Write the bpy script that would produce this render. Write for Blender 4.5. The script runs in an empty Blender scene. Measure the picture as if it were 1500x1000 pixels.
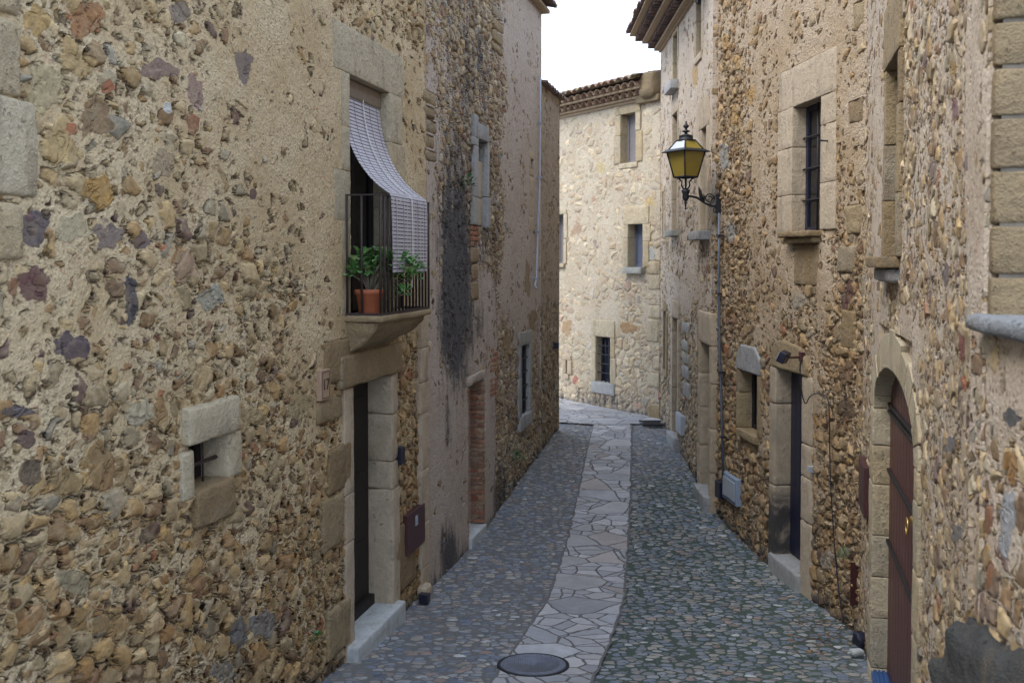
import bpy, math, random
import numpy as np
from mathutils import Vector, noise as mnoise
SC = bpy.context.scene
COL = SC.collection
rnd = random.Random(7)
# ------------------------------------------------------------------ camera
F = 1458.0; PITCH = math.radians(2.0); CZ = 3.2
SHY = (math.tan(PITCH) - 120.0 / F) * F / 1500.0
def ray(px, py):
    u = (px - 750) / F; v = -(py - 500) / F + SHY * 1500 / F
    # camera looks along +Y, pitched down
    c, s = math.cos(PITCH), math.sin(PITCH)
    return Vector((u, c * 1 + s * v, -s * 1 + c * v))
def project(X, Y, Z):
    c, s = math.cos(PITCH), math.sin(PITCH)
    z = Z - CZ
    d = Y * c - z * s
    v = Y * s + z * c
    d = np.where(d < 0.6, 0.6, d)
    px = 750 + F * X / d
    py = 500 - F * (v / d) + SHY * 1500
    return px, py
cam = bpy.data.cameras.new('camera'); co = bpy.data.objects.new('camera', cam); COL.objects.link(co)
co.location = (0, 0, CZ); co.rotation_euler = (math.pi / 2 - PITCH, 0, 0)
cam.sensor_width = 36; cam.lens = 36 * F / 1500; cam.shift_y = SHY; cam.clip_end = 2000; cam.clip_start = 0.05
cam.dof.use_dof = True; cam.dof.focus_distance = 9.0; cam.dof.aperture_fstop = 3.5
SC.camera = co

# ------------------------------------------------------------------ helpers
def tag(o, label=None, cat=None, group=None, kind=None):
    if label: o['label'] = label
    if cat: o['category'] = cat
    if group: o['group'] = group
    if kind: o['kind'] = kind
    return o
def empty(name, loc, rz=0, parent=None, **k):
    o = bpy.data.objects.new(name, None); COL.objects.link(o)
    o.location = loc; o.rotation_euler = (0, 0, rz); o.empty_display_size = 0.2
    if parent: o.parent = parent
    return tag(o, **k)

class MB:
    def __init__(s): s.v = []; s.f = []; s.t = []; s.sm = []
    def add(s, vs, fs, tint=0.5, smooth=True):
        b = len(s.v); s.v.extend([tuple(p) for p in vs]); s.t.extend([tint] * len(vs))
        for f in fs: s.f.append(tuple(b + i for i in f)); s.sm.append(smooth)
    def box(s, x0, x1, y0, y1, z0, z1, tint=0.5):
        vs = [(x, y, z) for x in (x0, x1) for y in (y0, y1) for z in (z0, z1)]
        s.add(vs, [(0, 1, 3, 2), (4, 6, 7, 5), (0, 4, 5, 1), (2, 3, 7, 6), (0, 2, 6, 4), (1, 5, 7, 3)], tint, False)
    def block(s, x0, x1, y0, y1, z0, z1, tint=None, r=0.008, seg=0.05, jit=0.005, warp=0.0):
        """rounded, slightly irregular stone block"""
        if tint is None: tint = rnd.random()
        lo = Vector((min(x0, x1), min(y0, y1), min(z0, z1))); hi = Vector((max(x0, x1), max(y0, y1), max(z0, z1)))
        r = min(r, *(0.45 * (hi[i] - lo[i]) for i in range(3)))
        ax = []
        for i in range(3):
            n = max(1, min(14, int((hi[i] - lo[i] - 2 * r) / seg)))
            a = [lo[i], lo[i] + r * .35] + [lo[i] + r + (hi[i] - lo[i] - 2 * r) * k / n for k in range(n + 1)] + [hi[i] - r * .35, hi[i]]
            ax.append(a)
        nx, ny, nz = (len(a) - 1 for a in ax)
        idx = {}; vs = []; fs = []
        off = Vector((rnd.random() * 50, rnd.random() * 50, rnd.random() * 50))
        wv = [Vector((rnd.uniform(-1, 1), 0, rnd.uniform(-1, 1))) * warp for _ in range(4)]
        def V(i, j, k):
            key = (i, j, k)
            if key in idx: return idx[key]
            p = Vector((ax[0][i], ax[1][j], ax[2][k]))
            q = Vector([min(max(p[m], lo[m] + r), hi[m] - r) for m in range(3)])
            d = p - q
            if d.length > 1e-9: p = q + d.normalized() * r
            if warp:
                a = (p.x - lo.x) / max(1e-6, hi.x - lo.x); b = (p.z - lo.z) / max(1e-6, hi.z - lo.z)
                p = p + (wv[0] * (1 - a) * (1 - b) + wv[1] * a * (1 - b) + wv[2] * (1 - a) * b + wv[3] * a * b)
            nn = mnoise.noise_vector(p * 5 + off) * jit * .7 + mnoise.noise_vector(p * 30 + off) * jit * .55
            p = p + nn
            idx[key] = len(vs); vs.append(p); return idx[key]
        for i in range(nx):
            for j in range(ny):
                fs.append((V(i, j, 0), V(i, j + 1, 0), V(i + 1, j + 1, 0), V(i + 1, j, 0)))
                fs.append((V(i, j, nz), V(i + 1, j, nz), V(i + 1, j + 1, nz), V(i, j + 1, nz)))
        for i in range(nx):
            for k in range(nz):
                fs.append((V(i, 0, k), V(i + 1, 0, k), V(i + 1, 0, k + 1), V(i, 0, k + 1)))
                fs.append((V(i, ny, k), V(i, ny, k + 1), V(i + 1, ny, k + 1), V(i + 1, ny, k)))
        for j in range(ny):
            for k in range(nz):
                fs.append((V(0, j, k), V(0, j, k + 1), V(0, j + 1, k + 1), V(0, j + 1, k)))
                fs.append((V(nx, j, k), V(nx, j + 1, k), V(nx, j + 1, k + 1), V(nx, j, k + 1)))
        s.add(vs, fs, tint, True)
    def prism(s, poly, y0, y1, tint=0.5):
        n = len(poly)
        vs = [(a, y0, b) for a, b in poly] + [(a, y1, b) for a, b in poly]
        fs = [tuple(range(n)), tuple(reversed(range(n, 2 * n)))] + [(i, (i + n), (i + 1) % n + n, (i + 1) % n) for i in range(n)]
        s.add(vs, fs, tint, False)
    def tube(s, pts, r, n=8, tint=0.5, cap=True):
        pts = [Vector(p) for p in pts]; rs = r if isinstance(r, (list, tuple)) else [r] * len(pts)
        vs = []; fs = []; prev = None
        for i, p in enumerate(pts):
            d = (pts[min(i + 1, len(pts) - 1)] - pts[max(i - 1, 0)]).normalized()
            if prev is None:
                a = d.orthogonal().normalized()
            else:
                a = (prev - d * prev.dot(d)).normalized()
            prev = a; b = d.cross(a)
            for k in range(n):
                t = 2 * math.pi * k / n
                vs.append(p + (a * math.cos(t) + b * math.sin(t)) * rs[i])
        for i in range(len(pts) - 1):
            for k in range(n):
                fs.append((i * n + k, i * n + (k + 1) % n, (i + 1) * n + (k + 1) % n, (i + 1) * n + k))
        if cap: fs.append(tuple(range(n))[::-1]); fs.append(tuple(range((len(pts) - 1) * n, len(pts) * n)))
        s.add(vs, fs, tint, True)
    def lathe(s, c, prof, n=20, tint=0.5):
        c = Vector(c); vs = []; fs = []
        for r, z in prof:
            for k in range(n):
                t = 2 * math.pi * k / n; vs.append(c + Vector((r * math.cos(t), r * math.sin(t), z)))
        for i in range(len(prof) - 1):
            for k in range(n):
                fs.append((i * n + k, i * n + (k + 1) % n, (i + 1) * n + (k + 1) % n, (i + 1) * n + k))
        s.add(vs, fs, tint, True)
    def build(s, name, mat, parent=None, origin=(0, 0, 0), bevel=0, **k):
        me = bpy.data.meshes.new(name)
        o = origin
        me.from_pydata([(p[0] - o[0], p[1] - o[1], p[2] - o[2]) for p in s.v], [], s.f)
        me.polygons.foreach_set('use_smooth', s.sm)
        a = me.attributes.new('tint', 'FLOAT', 'POINT'); a.data.foreach_set('value', s.t)
        me.materials.append(mat); me.update()
        ob = bpy.data.objects.new(name, me); COL.objects.link(ob)
        if parent: ob.parent = parent
        if bevel:
            m = ob.modifiers.new('bevel', 'BEVEL'); m.width = bevel; m.segments = 2; m.limit_method = 'ANGLE'
        return tag(ob, **k)

# ------------------------------------------------------------------ node DSL
class X:
    def __init__(s, nt, sock): s.nt = nt; s.s = sock
    def _m(s, op, *a, clamp=False):
        n = s.nt.nodes.new('ShaderNodeMath'); n.operation = op; n.use_clamp = clamp
        for i, v in enumerate((s,) + a):
            if isinstance(v, X): s.nt.links.new(v.s, n.inputs[i])
            else: n.inputs[i].default_value = v
        return X(s.nt, n.outputs[0])
    def __add__(s, o): return s._m('ADD', o)
    def __radd__(s, o): return s._m('ADD', o)
    def __sub__(s, o): return s._m('SUBTRACT', o)
    def __rsub__(s, o): return (s * -1) + o
    def __mul__(s, o): return s._m('MULTIPLY', o)
    def __rmul__(s, o): return s._m('MULTIPLY', o)
    def __truediv__(s, o): return s._m('DIVIDE', o)
    def __pow__(s, o): return s._m('POWER', o)
    def max(s, o): return s._m('MAXIMUM', o)
    def min(s, o): return s._m('MINIMUM', o)
    def gt(s, o): return s._m('GREATER_THAN', o)
    def smax(s, o, k=0.1): return s._m('SMOOTH_MAX', o, k)
    def ss(s, a, b):
        n = s.nt.nodes.new('ShaderNodeMapRange'); n.interpolation_type = 'SMOOTHSTEP'
        s.nt.links.new(s.s, n.inputs[0]); n.inputs[1].default_value = a; n.inputs[2].default_value = b
        return X(s.nt, n.outputs[0])
class NT:
    def __init__(s, mat):
        s.nt = mat.node_tree
        for n in list(s.nt.nodes): s.nt.nodes.remove(n)
    def n(s, t): return s.nt.nodes.new(t)
    def lk(s, a, inp):
        if isinstance(a, X): s.nt.links.new(a.s, inp)
        elif isinstance(a, (tuple, list)): inp.default_value = (tuple(a) + (1,))[:len(inp.default_value)]
        else: inp.default_value = a
    def obj(s):
        n = s.n('ShaderNodeTexCoord'); return X(s.nt, n.outputs['Object'])
    def sep(s, v):
        n = s.n('ShaderNodeSeparateXYZ'); s.lk(v, n.inputs[0]); return [X(s.nt, o) for o in n.outputs[:3]]
    def sepc(s, v):
        n = s.n('ShaderNodeSeparateColor'); s.lk(v, n.inputs[0]); return [X(s.nt, o) for o in n.outputs[:3]]
    def comb(s, a, b, c):
        n = s.n('ShaderNodeCombineXYZ')
        for i, v in enumerate((a, b, c)): s.lk(v, n.inputs[i])
        return X(s.nt, n.outputs[0])
    def vop(s, op, a, b):
        n = s.n('ShaderNodeVectorMath'); n.operation = op; s.lk(a, n.inputs[0])
        if op == 'SCALE': s.lk(b, n.inputs['Scale'])
        else: s.lk(b, n.inputs[1])
        return X(s.nt, n.outputs[0])
    def noise(s, v, sc, det=4, rough=.55, dist=0):
        n = s.n('ShaderNodeTexNoise'); s.lk(v, n.inputs['Vector']); n.inputs['Scale'].default_value = sc
        n.inputs['Detail'].default_value = det; n.inputs['Roughness'].default_value = rough; n.inputs['Distortion'].default_value = dist
        return X(s.nt, n.outputs[0]), X(s.nt, n.outputs[1])
    def vor(s, v, sc, feat='F1', rand=1.0, dim='2D', smooth=None):
        n = s.n('ShaderNodeTexVoronoi'); n.voronoi_dimensions = dim; n.feature = feat
        s.lk(v, n.inputs['Vector']); n.inputs['Scale'].default_value = sc; n.inputs['Randomness'].default_value = rand
        if feat == 'DISTANCE_TO_EDGE': return X(s.nt, n.outputs['Distance'])
        return X(s.nt, n.outputs['Distance']), X(s.nt, n.outputs['Color'])
    def mix(s, f, a, b, mode='MIX'):
        n = s.n('ShaderNodeMix'); n.data_type = 'RGBA'; n.blend_type = mode
        s.lk(f, n.inputs[0]); s.lk(a, n.inputs[6]); s.lk(b, n.inputs[7]); return X(s.nt, n.outputs[2])
    def mixf(s, f, a, b):
        n = s.n('ShaderNodeMix'); n.data_type = 'FLOAT'
        s.lk(f, n.inputs[0]); s.lk(a, n.inputs[2]); s.lk(b, n.inputs[3]); return X(s.nt, n.outputs[0])
    def ramp(s, f, cols, const=False):
        n = s.n('ShaderNodeValToRGB'); cr = n.color_ramp
        if const: cr.interpolation = 'CONSTANT'
        while len(cr.elements) < len(cols): cr.elements.new(0.5)
        for e, (p, c) in zip(cr.elements, cols): e.position = p; e.color = tuple(c) + (1,)
        s.lk(f, n.inputs[0]); return X(s.nt, n.outputs[0])
    def scale_c(s, c, f):
        return s.vop('SCALE', c, f)
    def attr(s, name):
        n = s.n('ShaderNodeAttribute'); n.attribute_name = name
        return X(s.nt, n.outputs['Color']), X(s.nt, n.outputs['Alpha']), X(s.nt, n.outputs['Fac'])
    def out(s, col, rough=.85, bump=None, bdist=.01, disp=None, metal=0, **kw):
        p = s.n('ShaderNodeBsdfPrincipled'); o = s.n('ShaderNodeOutputMaterial')
        s.lk(col, p.inputs['Base Color']); s.lk(rough, p.inputs['Roughness']); p.inputs['Metallic'].default_value = metal
        for k, v in kw.items(): s.lk(v, p.inputs[k.replace('_', ' ')])
        if bump is not None:
            b = s.n('ShaderNodeBump'); b.inputs['Distance'].default_value = bdist; s.lk(bump, b.inputs['Height'])
            s.nt.links.new(b.outputs[0], p.inputs['Normal'])
        s.nt.links.new(p.outputs[0], o.inputs['Surface'])
        if disp is not None:
            d = s.n('ShaderNodeDisplacement'); s.lk(disp, d.inputs['Height']); d.inputs['Midlevel'].default_value = 0; d.inputs['Scale'].default_value = 1
            s.nt.links.new(d.outputs[0], o.inputs['Displacement'])
        return p
def newmat(name):
    m = bpy.data.materials.new(name); m.use_nodes = True; return m, NT(m)

STONES = [(0, (.33, .24, .125)), (.13, (.40, .315, .19)), (.27, (.28, .185, .085)), (.38, (.36, .285, .175)), (.50, (.43, .35, .23)),
          (.61, (.25, .155, .075)), (.69, (.36, .32, .235)), (.78, (.37, .27, .135)), (.86, (.20, .125, .075)), (.925, (.27, .255, .22)), (.955, (.12, .075, .07)), (.982, (.27, .125, .07))]
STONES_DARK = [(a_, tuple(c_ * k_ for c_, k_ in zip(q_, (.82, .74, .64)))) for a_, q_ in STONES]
def rubble(name, seed, sc=5.6, mortar=(.40, .315, .23), mortar2=(.46, .38, .30), amp=.075, val=1.0, warm=(1, 1, 1), stretch=1.3, stones=STONES, sat=1.0, pebble=.62, dusty=.05, crk=1.0, lump=1.0, ochre=None):
    m, t = newmat(name); m.displacement_method = 'BOTH'
    P = t.obj(); x, y, z = t.sep(P)
    q = t.comb(x + y + seed * 3.71, z * stretch, 0.0)
    _, c1 = t.noise(q, 3.2, 3, .6); _, c2 = t.noise(q, 14, 2, .5)
    q1 = t.vop('ADD', q, t.vop('SCALE', t.vop('SUBTRACT', c1, (.5, .5, .5)), .11))
    q1 = t.vop('ADD', q1, t.vop('SCALE', t.vop('SUBTRACT', c2, (.5, .5, .5)), .022))
    e1 = t.vor(q1, sc, 'DISTANCE_TO_EDGE'); d1, k1 = t.vor(q1, sc)
    e2 = t.vor(q1, sc * 1.9, 'DISTANCE_TO_EDGE'); d2, k2 = t.vor(q1, sc * 1.9)
    r1, g1, b1 = t.sepc(k1); r2, g2, b2 = t.sepc(k2)
    zone, za, _ = t.attr('zone'); zm, zs, zr = t.sepc(zone)
    q3 = t.comb(x + y * .4 + seed * 2.1, y, z)
    nb, _ = t.noise(q3, 1.6, 3, .6); nm, _ = t.noise(q3, 9, 4, .6); nf, _ = t.noise(q3, 48, 4, .62); nff, _ = t.noise(q3, 160, 2, .6)
    nlump, _ = t.noise(q3, 19, 3, .5)
    agg, _ = t.vor(t.vop('ADD', t.comb(x + y + seed, z, 0.0), t.vop('SCALE', c2, .06)), 42)
    ns, _ = t.noise(q3, 6.5, 2, .5); ns2, _ = t.noise(q3, 2.3, 1, .5)
    H1 = e1.ss(-.10, .26) * (r1 * .60 + .48) + e1 * .30 + (nlump - .5) * .20 * lump + (ns - .5) * .35 - ns2.ss(.56, .44) * .42
    H2 = e2.ss(-.10, .30) * (r2 * .55 + .30) * pebble * 1.5 + e2 * .2 + (nlump - .5) * .14 * lump
    M = zm * .95 + (nb - .5) * .42 + (nm - .5) * .42
    M = M.max(.22 + (nm - .5) * .2).min(zm * .4 + .92)
    pick = (H2 - H1).gt(0.0)
    H = H1.max(H2)
    smask = (H - M).ss(-.03, .06)
    h = H.smax(M, .10) + (nf - .5) * .13
    pit, _ = t.noise(q3, 15, 3, .6, .2)
    h = h - pit.ss(.60, .74) * (1 - smask) * .24 + (1 - smask) * (.45 - agg).max(0.0) * nb.ss(.3, .7) * .22
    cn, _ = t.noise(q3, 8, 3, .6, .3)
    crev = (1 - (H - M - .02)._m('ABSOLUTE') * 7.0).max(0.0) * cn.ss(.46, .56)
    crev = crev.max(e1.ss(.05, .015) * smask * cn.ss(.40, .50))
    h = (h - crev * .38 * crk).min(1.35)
    rid = t.mixf(pick, g1, g2); rv = t.mixf(pick, b1, b2)
    sc1 = t.ramp(rid, stones, const=True)
    no, noc = t.noise(q3, 26, 5, .65, .4)
    scv = t.scale_c(sc1, (rv * .70 + .62) * (no * 1.5 + .27))
    if ochre: scv = t.mix((z + (nb - .5) * 1.2).ss(ochre[1], ochre[0]) * .85, scv, t.vop('MULTIPLY', scv, (.84, .72, .56)))  # own ochre and soil tone low down, plus painted shade of the deep lane
    pn, _ = t.noise(q3, 7, 3, .6, 1.0)
    scv = t.mix(pn.ss(.52, .68) * .5, scv, t.scale_c(t.mix(rv, (.47, .38, .27), (.27, .16, .075)), no + .5))
    dust = nm.ss(.42, .68) * .36 + dusty
    scv = t.mix(dust, scv, t.scale_c(mortar2, no * .8 + .5))
    mc = t.mix(nb.ss(.35, .65), mortar, mortar2)
    mc = t.scale_c(mc, (nf * .75 + .62) * (nff * .55 + .72))
    red, _ = t.vor(t.comb(x + seed, z, 0.0), 17); rr = red.ss(.24, .16)
    redn, _ = t.noise(q3, 3.3, 2)
    mc = t.mix(rr * redn.ss(.52, .6) * (.30 + zr), mc, (.33, .13, .085))
    spk, spkc = t.vor(t.comb(x + seed, z, 0.0), 34); sr, sg, sb = t.sepc(spkc)
    mc = t.mix(spk.ss(.34, .22) * sr.gt(.66) * .75, mc, t.mix(sg, (.20, .14, .10), (.42, .37, .30)))
    col = t.mix(smask, mc, scv)
    col = t.mix((crev.min(1.0) * .80 * crk).min(.92), col, t.scale_c((.060, .042, .028), nf + .5))  # crevice shade painted into the colour, deepening the modelled dents
    spot, sa, _ = t.attr('spot')
    sw = (sa + (nm - .5) * 1.1 + (pn - .5) * .7).ss(.44, .54) * sa.ss(.02, .2)
    col = t.mix(sw * (nm * .9 + .38).min(.95), col, t.scale_c(spot, (no * 1.3 + .2) * (nm * 1.1 + .5)))
    stn, _ = t.noise(t.comb(x * 3.2, y, z * .7), 2.2, 6, .7)
    st = (zs + (stn - .5) * 1.35 + (nf - .5) * .5 + (nm - .5) * .3).ss(.34, .78) * zs.ss(.02, .2)
    col = t.mix(st * .90, col, t.scale_c((.034, .037, .048), nm * 1.2 + .4))
    tm = t.mixf(zr, 0.0, 1.0)
    col = t.vop('MULTIPLY', col, tuple(c * val for c in warm))
    flat = za
    h = t.mixf(sw * .8, h, h * .35 + .50)
    disp = t.mixf(flat, (h - .70) * amp, -.03)
    t.out(col, .92, disp=disp)
    return m

def cutstone(name, cols, bump=.5, val=1.0, rough=.85, soot=None):
    m, t = newmat(name)
    P = t.obj(); _, _, ti = t.attr('tint')
    n1, _ = t.noise(P, 3.0, 4, .6, .5); n2, _ = t.noise(P, 22, 5, .7); n3, _ = t.noise(P, 110, 3, .6)
    c = t.ramp((ti * .75 + n1 * .5 - .12), cols)
    n4, _ = t.noise(P, 7, 5, .7, .6)
    c = t.scale_c(c, (n2 * .65 + .68) * (n3 * .35 + .83) * (n4 * .6 + .70) * val)
    stn, _ = t.noise(t.vop('MULTIPLY', P, (4, 4, 1)), 1.7, 5, .65)
    c = t.mix(stn.ss(.50, .72) * .5, c, t.mix(n1.ss(.4, .6), (.13, .12, .10), (.22, .16, .09)))
    pit = n2.ss(.60, .70)
    if soot:
        x_, y_, z_ = t.sep(P); c = t.mix((z_ + (n4 - .5) * .35).ss(soot[1], soot[0]) * n1.ss(.25, .45) * .92, c, (.022, .022, .028))
    t.out(c, rough, bump=(n2 * 1.2 + n3 * .45 + n4 * 1.3 - pit * 1.2) * bump, bdist=.020)
    return m
CS = cutstone('cream_cut_stone', [(0, (.42, .35, .24)), (.35, (.48, .41, .29)), (.65, (.43, .335, .20)), (1, (.36, .335, .27))], bump=.8)
CO = cutstone('ochre_cut_stone', [(0, (.28, .20, .105)), (.4, (.34, .26, .15)), (.7, (.25, .17, .085)), (1, (.35, .32, .25))], bump=1.1)
CP = cutstone('pinkish_cut_stone', [(0, (.41, .325, .225)), (.5, (.46, .375, .275)), (1, (.34, .265, .175))])
CSOOT = cutstone('sooty_cut_stone', [(0, (.40, .33, .25)), (1, (.35, .285, .20))], soot=(.62, .86))
CG = cutstone('grey_cut_stone', [(0, (.24, .24, .24)), (.5, (.34, .34, .34)), (1, (.30, .30, .25))])
CB = cutstone('brown_cut_stone', [(0, (.20, .13, .07)), (.5, (.28, .20, .115)), (1, (.15, .10, .06))])
CK2 = cutstone('dark_grey_slab', [(0, (.17, .18, .19)), (1, (.22, .23, .25))], bump=.8)
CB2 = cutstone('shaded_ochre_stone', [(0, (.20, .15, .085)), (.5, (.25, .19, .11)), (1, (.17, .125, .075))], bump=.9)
CW = cutstone('pale_marble', [(0, (.42, .45, .46)), (1, (.52, .54, .55))], bump=.3, rough=.6)
CK = cutstone('dark_mossy_rock', [(0, (.045, .045, .045)), (.5, (.075, .075, .07)), (1, (.05, .06, .045))], bump=1.2)
BRK = cutstone('red_brick', [(0, (.27, .095, .055)), (.3, (.33, .15, .085)), (.5, (.36, .26, .165)), (.75, (.22, .095, .06)), (1, (.38, .30, .20))], bump=.6)
PLS = cutstone('rough_plaster', [(0, (.42, .35, .29)), (1, (.50, .42, .36))], bump=.8)

def simple(name, col, rough=.6, metal=0, nscale=20, var=.3, bump=.1, **k):
    m, t = newmat(name); P = t.obj(); n, _ = t.noise(P, nscale, 4, .6); n2, _ = t.noise(P, nscale * 6, 2, .6)
    c = t.scale_c(col, n * 2 * var + (1 - var)); t.out(c, rough, bump=n + n2 * .4, bdist=.003 * bump * 10, metal=metal, **k)
    return m
IRON = simple('black_wrought_iron', (.022, .024, .030), .55, .3)
IRONR = simple('rusty_railing_iron', (.045, .032, .032), .6, .2)
DARKWOOD = simple('dark_door_wood', (.009, .006, .006), .6)
RED_STEEL = simple('maroon_painted_steel', (.060, .020, .022), .42)
def woodm(name, col, rough=.45):
    m, t = newmat(name); P = t.obj(); Q = t.vop('MULTIPLY', P, (9, 9, .9)); n, _ = t.noise(Q, 5, 6, .65, .5); n2, _ = t.noise(P, 2.5, 4, .6)
    c = t.scale_c(col, (n * .9 + .5) * (n2 * .8 + .6)); c = t.mix((n * n2).ss(.30, .40) * .35, c, (.16, .085, .065)); t.out(c, rough + .0, bump=n, bdist=.004); return m
MAROON = woodm('maroon_painted_wood', (.095, .033, .028))
BLUEWOOD = simple('dark_blue_painted_wood', (.012, .014, .035), .4)
GREYSHUT = simple('grey_shutter', (.20, .19, .20), .6)
BLUESHUT = simple('blue_grey_shutter', (.10, .12, .18), .6)
WHITEP = simple('white_plastic', (.36, .39, .44), .4, var=.08)
GREYP = simple('grey_meter_plastic', (.26, .32, .42), .45, var=.12)
PIPE = simple('blue_grey_pipe', (.10, .12, .16), .5, .2)
WPIPE = simple('white_pipe', (.40, .42, .48), .5, var=.12)
TERRA = simple('terracotta_pot', (.34, .10, .045), .75)
TILET = simple('terracotta_plaque', (.36, .25, .17), .7, var=.12)
SOIL = simple('soil', (.05, .035, .022), .95, bump=1)
BLIND = simple('grey_blind_slats', (.47, .45, .50), .6, var=.12)
CORD = simple('white_cord', (.75, .72, .70), .8)
BRASS = simple('brass', (.55, .38, .12), .35, .9)
BLKP = simple('black_plastic', (.012, .014, .03), .35)
BLUEP = simple('blue_plastic', (.03, .08, .22), .35)
INK = simple('dark_lettering', (.10, .055, .04), .7)
def glassm(name, col, rough=.12, **k):
    m, t = newmat(name); P = t.obj(); n, _ = t.noise(P, 4, 2)
    t.out(col, rough, bump=n, bdist=.002, **k); return m
DGLASS = glassm('dark_window_glass', (.004, .005, .009), .2)
BGLASS = glassm('blue_window_glass', (.02, .03, .06))
AMBER = simple('amber_lamp_glass', (.40, .30, .06), .18, nscale=6, var=.15, Transmission_Weight=.25)
LAMPTOP = simple('pale_lamp_glass', (.62, .66, .7), .2, var=.05)

def tilem(name, lichen=.0, cols=((.19, .10, .065), (.28, .17, .115), (.13, .085, .07))):
    m, t = newmat(name); P = t.obj(); x, y, z = t.sep(P)
    d, k = t.vor(t.comb(x, y, 0.0), 5.0); r, g, b = t.sepc(k)
    n1, _ = t.noise(P, 6, 4, .6); n2, _ = t.noise(P, 35, 4, .6); n3, _ = t.noise(P, 11, 3, .6)
    c = t.ramp(r, [(0, cols[0]), (.4, cols[1]), (.8, cols[2])])
    c = t.scale_c(c, n2 * .9 + .5)
    if lichen: c = t.mix(n3.ss(.50, .6) * lichen, c, t.mix(g, (.38, .34, .12), (.30, .30, .25)))
    t.out(c, .9, bump=n2, bdist=.01); return m
TILE = tilem('clay_roof_tiles', .8)
TILED = tilem('dark_clay_eaves', .1, ((.16, .10, .09), (.22, .15, .12), (.12, .08, .08)))
TEDGE = simple('pale_eaves_brick', (.34, .25, .16), .85)

# ------------------------------------------------------------------ ground
HZ = np.array([-40, -3, 0, 3, 4.3, 5.3, 6.4, 7.4, 8.4, 9.6, 11, 12.3, 14, 15.5, 16.5, 17.5, 20, 24, 40, 400])
HH = np.array([1.3, 1.4, 1.6, 2.25, 2.52, 2.78, 2.99, 3.12, 3.18, 3.23, 3.25, 3.18, 3.0, 2.87, 2.80, 2.79, 2.83, 2.83, 2.7, 2.7])
_t = np.arange(-45, 60, .05); _h = np.interp(_t, HZ, HH); _k = np.exp(-.5 * (np.arange(-24, 25) * .05 / .45) ** 2); _k /= _k.sum()
_h2 = np.convolve(np.pad(_h, 24, mode='edge'), _k, 'valid')
def gz(Y, Xx=0): return CZ - np.interp(Y, _t, _h2)
def gpt(px, py):
    """ground point under a photo pixel"""
    r = ray(px, py); d = 5.0
    for _ in range(60):
        p = Vector((0, 0, CZ)) + r * d; err = p.z - float(gz(p.y)); d += err / (-r.z) * .7
    return Vector((0, 0, CZ)) + r * d
def grid_mesh(name, xs, ys, zf, mat, keep=None, parent=None, cen=(0, 0), **k):
    nx, ny = len(xs), len(ys)
    XX, YY = np.meshgrid(xs, ys); Zz = zf(XX, YY)
    co_ = np.stack([XX, YY, Zz], -1).reshape(-1, 3)
    i = np.arange(ny - 1)[:, None] * nx + np.arange(nx - 1)[None, :]
    q = np.stack([i, i + 1, i + nx + 1, i + nx], -1).reshape(-1, 4)
    if keep is not None:
        cx = co_[q].mean(1); q = q[keep(cx[:, 0], cx[:, 1])]
        used = np.unique(q); mp = np.zeros(len(co_), int); mp[used] = np.arange(len(used)); co_ = co_[used]; q = mp[q]
    return raw_mesh(name, co_, q, mat, parent, **k), co_
def raw_mesh(name, co_, q, mat, parent=None, **k):
    me = bpy.data.meshes.new(name); me.vertices.add(len(co_)); me.vertices.foreach_set('co', co_.astype(np.float32).ravel())
    me.loops.add(q.size); me.loops.foreach_set('vertex_index', q.astype(np.int32).ravel())
    me.polygons.add(len(q)); me.polygons.foreach_set('loop_start', np.arange(0, q.size, 4, dtype=np.int32)); 
    me.polygons.foreach_set('use_smooth', np.ones(len(q), bool))
    me.update(calc_edges=True); me.validate(); me.materials.append(mat)
    o = bpy.data.objects.new(name, me); COL.objects.link(o)
    if parent: o.parent = parent
    return tag(o, **k)
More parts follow.
